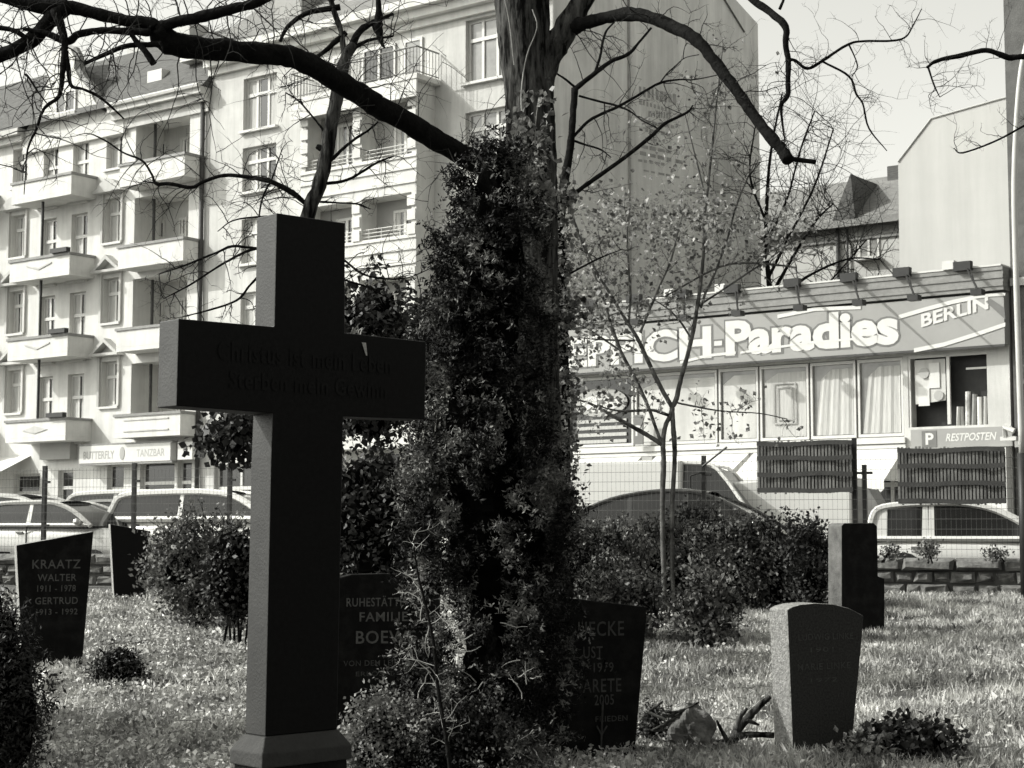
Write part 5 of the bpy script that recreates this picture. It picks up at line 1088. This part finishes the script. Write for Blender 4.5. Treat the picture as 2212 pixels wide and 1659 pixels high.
shrub('leaning_shrub', 'dark narrow shrub with pale spots left of the conifer', 925, 640, 900, 45, 13.5, 2500, .05, 'leafd', core=.6)
shrub('round_bush', 'round small-leaved bush left of the cross shaft', 440, 1135, 1350, 108, 19, 9000, .055, 'leafh', core=.55, lump=.34, sprouts=60)
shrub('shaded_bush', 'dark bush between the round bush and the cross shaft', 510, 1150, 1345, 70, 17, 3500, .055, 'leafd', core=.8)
for i, (x, yt, yb, hw, Y, n, mm, lb) in enumerate(((1295, 1165, 1350, 95, 19.5, 6500, 'leafh', 'leafy shrub just right of the conifer, before the black car'), (1440, 1150, 1310, 110, 23, 6500, 'leafh', 'shrub at the foot of the pale sapling'), (1585, 1150, 1350, 100, 21.5, 6500, 'leafh', 'broad shrub right of the sapling stems'), (1690, 1150, 1400, 95, 21.5, 6000, 'leafd', 'darkest shrub, left of the pillar gravestone'), (1755, 1160, 1390, 60, 20.5, 3000, 'leafd', 'small dark shrub touching the pillar gravestone'), (1500, 1125, 1330, 80, 23.5, 4500, 'leafd', 'dark shrub against the fence behind the sapling'), (1350, 1290, 1400, 70, 17, 3500, 'leafh', 'low ragged shrub behind the UECKE stone'), (1535, 1290, 1420, 62, 16.8, 3500, 'leafh', 'low leafy mound right of the sapling foot'))):
    shrub('hedge_shrub', lb, x, yt, yb, hw, Y, int(n * .7), .058, mm, group='shrubs along the cemetery wall', core=.36, lump=.5, stems=18, sprouts=80)
for i, (x_, h_) in enumerate(((1925, 26), (2005, 34), (2150, 14))):
    shrub('wall_plant', ['scraggy plant on the stone wall next to the pillar gravestone', 'tallest scraggy plant on the stone wall', 'smallest scraggy plant on the stone wall, by the right edge'][i], x_, 1203 - h_, 1203 + h_ * .2, 26, 25.4, 330, .05, 'leafh', core=0, stems=2, ground=False, depth=.15, cat='plant', group='plants on the stone wall')
shrub('tall_shade_evergreen', 'tall dark evergreen added unseen behind the column conifer to shade the far lawn', 1050, 420, 1330, 88, 22.6, 6000, .10, 'leafd', cat='tree', core=.7, depth=1.25, stems=5)  # hidden tree added to throw a broad shadow band on the lawn
shrub('slim_shade_evergreen', 'slim evergreen added unseen behind the column conifer to shade the lawn, nearer than the tall one', 1045, 560, 1400, 80, 17.6, 4500, .09, 'leafd', cat='tree', core=.7, depth=.6, stems=5)  # second hidden tree, added for a nearer shadow band
shrub('yew_bush', 'dark yew bush cut off by the left edge in the foreground', -25, 1290, 1750, 118, 7.6, 16000, .028, 'leafd', core=.75, asp=.35, lump=.2)
shrub('dwarf_conifer', 'dark dwarf conifer right of the KRAATZ stone', 255, 1400, 1520, 62, 13.2, 4500, .03, 'leafd', core=.75, asp=.4)
shrub('low_heather', 'low dark heather trailing before the dwarf conifer', 330, 1480, 1535, 120, 12.8, 3500, .03, 'leafd', core=.5, asp=.4)
shrub('rosette_plant', 'dark-leaved rosette plant at the foot of the speckled stone', 1955, 1560, 1700, 105, 9.3, 3800, .04, 'leafd', core=.72, asp=.8)
shrub('pale_rosette', 'pale-leaved low plant left of the dark rosette plant', 1860, 1600, 1700, 55, 9.1, 1300, .045, 'leafs', core=.3, asp=.7)
shrub('skirt_shrub', 'light small-leaved shrub spilling between cross pedestal and conifer', 830, 1490, 1760, 95, 8.2, 9000, .022, 'leafi', core=.6, asp=.7)
shrub('foot_shrub', 'tangled small-leaved shrub at the foot of the conifer', 1010, 1500, 1760, 120, 8.1, 9000, .022, 'leafc', core=.6, asp=.6)
shrub('fern_tuft', 'ragged dark tuft between the UECKE stone and the boulder', 1415, 1520, 1640, 40, 9.9, 1200, .03, 'leafh', core=.3, asp=.4)
shrub('shading_bush', 'tall loose evergreen bush added unseen outside the left edge to shade the near lawn', -850, 300, 1700, 560, 9.9, 9000, .12, 'leafd', core=0, lump=.3, depth=1.3, stems=12)  # added out of view to darken the lower left lawn
# ---- unseen trees added behind and right of the camera to cut sky light and reflections
for i, (x, y, hh) in enumerate(((-11, -9, 9), (-4, -12, 11), (3.5, -10, 10), (10, -8, 9), (15, -2, 9), (13, 5, 10), (17, 12, 11))):
    o = Vector((x, y, 0)); t = empty('sky_block_tree', o, ['first', 'tallest', 'broad', 'fourth', 'fifth', 'sixth', 'seventh'][i] + ' of the unseen evergreen trees added behind and right of the viewpoint to block the sky', 'tree', group='trees added behind the viewpoint')
    m = MB(); pp, rr = smooth_path([(0, 0, -.1), (.1, 0, hh * .3), (0, .1, hh * .6), (0, 0, hh * .95)], [.28, .22, .15, .04], 4); m.tube(pp, rr, 10); m.build('trunk', M['bark'], t, smooth=True)
    a = rng.uniform(0, 2 * np.pi, 9000); zz = rng.random(9000) ** .8; R_ = 3.3 * (1 - zz * .75) * rng.uniform(.3, 1.05, 9000)
    P = np.stack([np.cos(a) * R_ + x, np.sin(a) * R_ + y, .8 + zz * hh], 1); leaves('crown', P, rng.uniform(.25, .5, 9000), M['leafd'], t, o, aspect=.6)
mb = MB(); random.seed(44); tl0 = Vector((0, 9, 0))
for _ in range(260):
    Y = random.uniform(8.6, 14); X = random.choice((random.uniform(-.33, -.12) * Y, random.uniform(.06, .2) * Y, random.uniform(-.33, .33) * Y)); p = Vector((X, Y, gz(X, Y) + random.uniform(.02, .07))); a = random.uniform(0, 6.28); d = Vector((math.cos(a), math.sin(a) * .6, random.gauss(0, .25))); L = random.uniform(.06, .28); pt = [p]
    for k in range(4): d = (d + Vector((random.gauss(0, .25), random.gauss(0, .2), random.gauss(0, .15)))).normalized(); pt.append(pt[-1] + d * L / 4)
    mb.tube([q - tl0 for q in pt], [.005, .005, .004, .003, .002], 4, cap=False)
o = mb.build('twig_litter', M['twigl'], kind='stuff', label='pale broken twigs strewn over the lawn', cat='litter'); o.location = tl0
# ---- grass and ground leaves
def field(n, y0, y1, pw):
    u = rng.random(n); Y = (y0 ** pw + u * (y1 ** pw - y0 ** pw)) ** (1 / pw); X = rng.uniform(-1, 1, n) * (Y * .345 + .6); return X, Y
gzv = np.vectorize(gz)
def cover(X, Y): return np.clip(.5 - (X + .3 * np.sin(Y * 1.1) - .6) * .9, .08, .92)
def patch(X, Y): return (np.sin(2.3 * X + 1.5 * np.sin(1.7 * Y)) * np.sin(1.3 * Y + .9 * np.sin(2.9 * X)) + .35 * np.sin(7 * X + 3 * np.sin(5 * Y))) + rng.normal(0, .25, len(X)) > -.72
def blades(name, n, hmin, hmax, wd, m, y0=7.8, y1=26.8, pw=.6, clump=True, tilt=.35, **k):
    X, Y = field(n // 6 if clump else n, y0, y1, pw)
    if clump: X = np.repeat(X, 6) + rng.normal(0, .035, len(X) * 6); Y = np.repeat(Y, 6) + rng.normal(0, .035, len(Y) * 6)
    keep = (Y < (FY0 + FS * X) - .1) & patch(X, Y) & (rng.random(len(X)) > cover(X, Y) * .75); X, Y = X[keep], Y[keep]; Z = gzv(X, Y); n = len(X)
    pat = .65 + .35 * np.sin(X * 1.7 + np.sin(Y * 1.1) * 2) * np.cos(Y * 1.3 + X * .6)
    hgt = rng.uniform(hmin, hmax, n) * (.6 + .7 * pat) * (1 + .02 * Y); a = rng.uniform(0, 2 * np.pi, n); w_ = wd * rng.uniform(.6, 1.4, n) * (1 + .05 * np.maximum(0, Y - 9))
    e = np.stack([np.cos(a), np.sin(a), np.zeros(n)], 1); up = np.stack([rng.normal(0, tilt, n), rng.normal(0, tilt, n), np.ones(n)], 1); up /= np.linalg.norm(up, axis=1)[:, None]
    P = np.stack([X, Y, Z - .01], 1); lean = rng.normal(0, .4, (n, 3)) * np.array([1, 1, 0])
    A = P - e * w_[:, None]; B = P + e * w_[:, None]; Mi = P + up * (hgt * .6)[:, None]; T2 = P + up * hgt[:, None] + lean * (hgt * .5)[:, None]
    V = np.stack([A, B, Mi + e * (w_ * .8)[:, None], T2, Mi - e * (w_ * .8)[:, None]], 1).reshape(-1, 3); Fq = np.arange(5 * n).reshape(-1, 5)
    return npmesh(name, V, Fq, m, kind='stuff', **k)
g = blades('grass', 300000, .03, .08, .0042, M['grass']); g['label'] = 'sunlit rough grass between the graves'; g['category'] = 'grass'
X_, Y_ = field(150000, 7.8, 26, .6); kp = (Y_ < (FY0 + FS * X_) - .1) & patch(X_, Y_) & (rng.random(len(X_)) < cover(X_, Y_)); X_, Y_ = X_[kp], Y_[kp]
P = np.stack([X_, Y_, gzv(X_, Y_) + rng.uniform(.0, .07, len(X_))], 1)
g = leaves('ground_leaves', P, rng.uniform(.018, .05, len(P)) * (.7 + P[:, 1] * .03), M['cover'], aspect=.65, flat=.45, kind='stuff'); g['label'] = 'low broad-leaved ground cover mixed into the grass'; g['category'] = 'ground cover'
X_, Y_ = field(9000, 8.2, 20, .5); P = np.stack([X_, Y_, gzv(X_, Y_) + rng.uniform(.02, .06, len(X_))], 1)
g = leaves('dry_leaves', P, rng.uniform(.02, .05, len(P)), M['litter'], aspect=.5, flat=.7, kind='stuff'); g['label'] = 'scattered pale dead leaves and stalks'; g['category'] = 'leaf litter'
